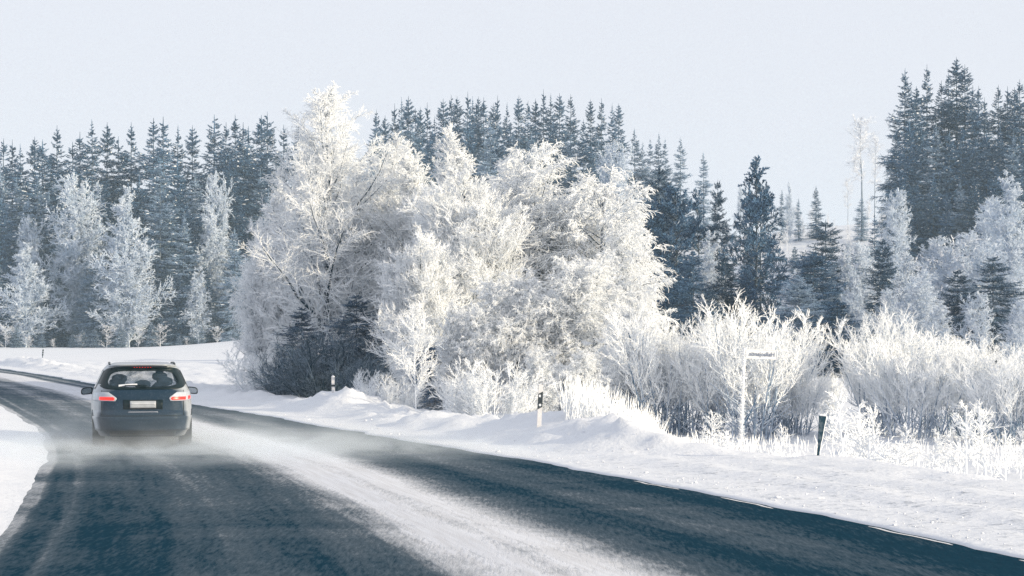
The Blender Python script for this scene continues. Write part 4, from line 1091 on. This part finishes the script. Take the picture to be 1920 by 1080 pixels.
# side glass, roof rails, door mirrors, wheels
for s_ in (-1, 1):
    for y0, y1 in ((-1.45, -.75), (-.70, .15), (.20, .95)):
        P = [[(side_x(min(y, YF_z(z) - .2), z, s_) + s_ * .006, min(y, YF_z(z) - .2), z) for y in np.linspace(y0, y1, 8)] for z in np.linspace(1.10, 1.46, 8)]
        b = MB(); b.grid(P); b.obj("side_window", M_glassd, car, smooth=True, thick=.004)
    b = MB(); b.loft([[(s_ * .60 + dx, y, 1.565 + dz + .022 * math.sin((y + 1.5) / 1.6 * math.pi)) for dx, dz in ((-.018, 0), (.018, 0), (.018, .028), (-.018, .028))] for y in np.linspace(-1.5, .1, 14)])
    b.obj("roof_rail", M_trim, car)
    b = MB()
    mx, my, mz = s_ * 1.025, .62, 1.0
    rg = []
    for dy, k in ((-.045, .92), (-.03, 1), (.06, .9), (.12, .5)):
        rg.append([(mx + .115 * k * math.copysign(abs(math.cos(a)) ** .6, math.cos(a)), my + dy, mz + .075 * k * math.copysign(abs(math.sin(a)) ** .6, math.sin(a)) - .02 * s_ * math.cos(a)) for a in np.linspace(0, 2 * math.pi, 21)[:-1]])
    b.loft(rg); mo = b.obj("door_mirror", M_trim, car, smooth=True)
    b = MB(); b.box((s_ * .90, my + .02, mz - .05), (.10, .05, .04)); b.obj("mirror_arm", M_trim, mo)
    b = MB(); c = [(mx + .092 * math.copysign(abs(math.cos(a)) ** .6, math.cos(a)), my - .049, mz + .055 * math.copysign(abs(math.sin(a)) ** .6, math.sin(a)) - .016 * s_ * math.cos(a)) for a in np.linspace(0, 2 * math.pi, 21)[:-1]]
    b.loft([c, [(x, y + .003, z) for x, y, z in c]]); b.obj("mirror_glass", M_mirror, mo)
    for wy in (-1.42, 1.42):
        wh = empty("wheel", (s_ * .80, wy, .325)); wh.parent = car
        b = MB(); pr = [(-.11, .20), (-.115, .29), (-.10, .32), (-.06, .33), (.06, .33), (.10, .32), (.115, .29), (.11, .20)]
        b.loft([[(x, r * math.cos(a), r * math.sin(a)) for a in np.linspace(0, 2 * math.pi, 33)[:-1]] for x, r in pr], cap=False); b.obj("tyre", M_rubber, wh, smooth=True)
        b = MB(); b.loft([[(s_ * x, r * math.cos(a), r * math.sin(a)) for a in np.linspace(0, 2 * math.pi, 33)[:-1]] for x, r in ((-.05, .20), (.06, .20), (.085, .195), (.07, .17))], cap=False)
        for k in range(5):
            a = k * 2 * math.pi / 5; M = Matrix.Rotation(a, 3, 'X'); b.box(M @ Vector((s_ * .07, .1, 0)), (.03, .19, .05), M)
        b.loft([[(s_ * x, .05 * math.cos(a), .05 * math.sin(a)) for a in np.linspace(0, 2 * math.pi, 13)[:-1]] for x in (.05, .10)]); b.obj("rim", M_rim, wh)
# windscreen pane
P = [[(x, front_y(x, z) - .01, z) for x in np.linspace(-(W_z(z) - .10), W_z(z) - .10, 14)] for z in np.linspace(1.05, 1.52, 8)]
b = MB(); b.grid(P); b.obj("windscreen", glass("clear_glass", (.2, .25, .3), .10), car, smooth=True)
# interior: dash, seats with headrests, inside mirror
def cushion(b, c, d, ex=4, n=20, m=7):
    rg = []
    for k in np.linspace(-1, 1, m):
        kk = (1 - abs(k) ** 3) ** .4 if abs(k) < 1 else .35
        rg.append([(c[0] + d[0] / 2 * kk * math.copysign(abs(math.cos(a)) ** (2 / ex), math.cos(a)), c[1] + d[1] / 2 * math.copysign(abs(math.sin(a)) ** (2 / ex), math.sin(a)), c[2] + d[2] / 2 * k) for a in np.linspace(0, 2 * math.pi, n + 1)[:-1]])
    b.loft(rg)
b = MB(); b.box((0, 1.05, .92), (1.45, .5, .22)); b.obj("dashboard", M_seat, car, bevel=.04)
for x, y, zt_ in ((-.40, .25, 1.30), (.38, .25, 1.34), (-.45, -.65, 1.24), (.45, -.65, 1.26), (0.03, -.65, 1.20)):
    b = MB(); cushion(b, (x, y, (.5 + zt_ - .16) / 2 + .0), (.46, .16, zt_ - .66)); so = b.obj("seat", M_seat, car, smooth=True)
    b = MB(); cushion(b, (x, y, zt_ - .04), (.30, .12, .18)); b.box((x, y, zt_ - .16), (.12, .02, .10)); b.obj("headrest", M_seat, so, smooth=True)
b = MB(); cushion(b, (0, .62, 1.43), (.24, .04, .07)); b.box((0, .64, 1.48), (.02, .03, .08)); b.obj("inside_mirror", M_trim, car)
# driver
drv = empty("person"); drv.location = car.location; drv.rotation_euler = car.rotation_euler
bpy.data.objects.remove(drv)
M_cloth = simple("dark_winter_coat", (.03, .035, .045), .9); M_skin = simple("skin", (.45, .30, .24), .6); M_hair = simple("dark_hair", (.02, .018, .018), .8)
def person(x, label):
    t = empty("person", car.matrix_basis @ Vector((x, .42, .50)), R_(11.8)); tag(t, label, "person")
    b = MB(); rg = []
    for z, wx, wy, cy in ((-.02, .18, .13, .0), (.15, .17, .12, 0), (.35, .20, .12, -.01), (.50, .22, .11, -.02), (.56, .17, .09, -.02), (.60, .07, .065, -.01), (.66, .055, .06, .0), (.70, .065, .08, .01), (.76, .075, .095, .02), (.82, .078, .10, .02), (.88, .06, .08, .015), (.91, .025, .03, .01)):
        rg.append([(wx * math.cos(a), cy + wy * math.sin(a), z) for a in np.linspace(0, 2 * math.pi, 21)[:-1]])
    b.loft(rg)
    for s_ in (-1, 1):
        pts = [(s_ * .19, -.02, .50), (s_ * .24, .05, .32), (s_ * .20, .32, .30), (s_ * .17, .42, .38)]; rr = (.055, .047, .038, .03)
        b.loft([[(p[0] + r * math.cos(a), p[1] + r * .6 * math.sin(a), p[2] + r * .8 * math.sin(a)) for a in np.linspace(0, 2 * math.pi, 13)[:-1]] for p, r in zip(pts, rr)])
    b.obj("body", M_cloth, t, smooth=True)
    b = MB(); rg = []
    for z, w in ((.74, .080), (.80, .088), (.87, .075), (.915, .045), (.925, .01)): rg.append([(w * math.cos(a), .005 + w * 1.15 * math.sin(a), z) for a in np.linspace(0, 2 * math.pi, 17)[:-1]])
    b.loft(rg); b.obj("hair", M_hair, t, smooth=True)
person(.38, "dark silhouette of a seated person seen through the car's rear window")

# ------------------------------------------------------------------ powder snow whirled up by the car
def spray():
    m = bpy.data.materials.new("whirling_powder"); m.use_nodes = True; nt = m.node_tree; nt.nodes.clear()
    o = N(nt, "ShaderNodeOutputMaterial"); pv = N(nt, "ShaderNodeVolumePrincipled"); nt.links.new(pv.outputs[0], o.inputs["Volume"])
    pv.inputs["Color"].default_value = (.86, .93, 1.0, 1); pv.inputs["Anisotropy"].default_value = .0
    tc = N(nt, "ShaderNodeTexCoord"); P_ = tc.outputs["Object"]; sp = N(nt, "ShaderNodeSeparateXYZ"); nt.links.new(P_, sp.inputs[0])
    mp = N(nt, "ShaderNodeMapping"); nt.links.new(P_, mp.inputs[0]); mp.inputs["Scale"].default_value = (.85, .55, 2.4)
    nz = noise(nt, mp.outputs[0], 1.0, 5, .65, .8)
    x, y, z = sp.outputs
    # box spans -1..1; height falls off upward, fades at ends
    zf = math_n(nt, 'POWER', ramp(nt, z, [(0.0, 1.0), (.10, .50), (.20, .17), (.45, .045), (.95, 0.0)]), 1.0)
    yf = ramp(nt, math_n(nt, 'ADD', math_n(nt, 'MULTIPLY', y, .05), .5), [(0.18, 0.0), (.30, .35), (.40, 1.0), (.52, .8), (.68, .28), (.80, 0.0)])
    xf = ramp(nt, math_n(nt, 'ADD', math_n(nt, 'MULTIPLY', x, .06), .5), [(0.20, 0.0), (.34, .6), (.43, 1.0), (.47, .62), (.53, .62), (.57, 1.0), (.66, .75), (.85, .40), (1.0, 0.0)])
    d = math_n(nt, 'MULTIPLY', math_n(nt, 'MULTIPLY', zf, yf), xf)
    d = math_n(nt, 'MULTIPLY', d, ramp(nt, nz, [(.36, .06), (.68, 1.0)]))
    nt.links.new(math_n(nt, 'MULTIPLY', d, 2.1), pv.inputs["Density"])
    b = MB(); b.box((2.8, 0, .56), (15, 13, 1.10))
    ob = b.obj("powder_spray", m); ob.location = (CX_, CY_ - .6, .0); ob.rotation_euler = (0, 0, R_(14))
    tag(ob, "cloud of powder snow whirling low around and behind the car", "powder snow", kind="stuff")
spray()

# ------------------------------------------------------------------ winter air
def haze():
    m = bpy.data.materials.new("winter_haze"); m.use_nodes = True; nt = m.node_tree; nt.nodes.clear()
    o = N(nt, "ShaderNodeOutputMaterial"); pv = N(nt, "ShaderNodeVolumePrincipled"); nt.links.new(pv.outputs[0], o.inputs["Volume"])
    pv.inputs["Color"].default_value = (.66, .86, 1.0, 1); pv.inputs["Density"].default_value = .00048; pv.inputs["Anisotropy"].default_value = 0
    b = MB(); b.box((0, 440, 18), (2600, 1060, 42)); ob = b.obj("haze", m); tag(ob, "thin pale blue winter haze in the air", kind="stuff")
haze()
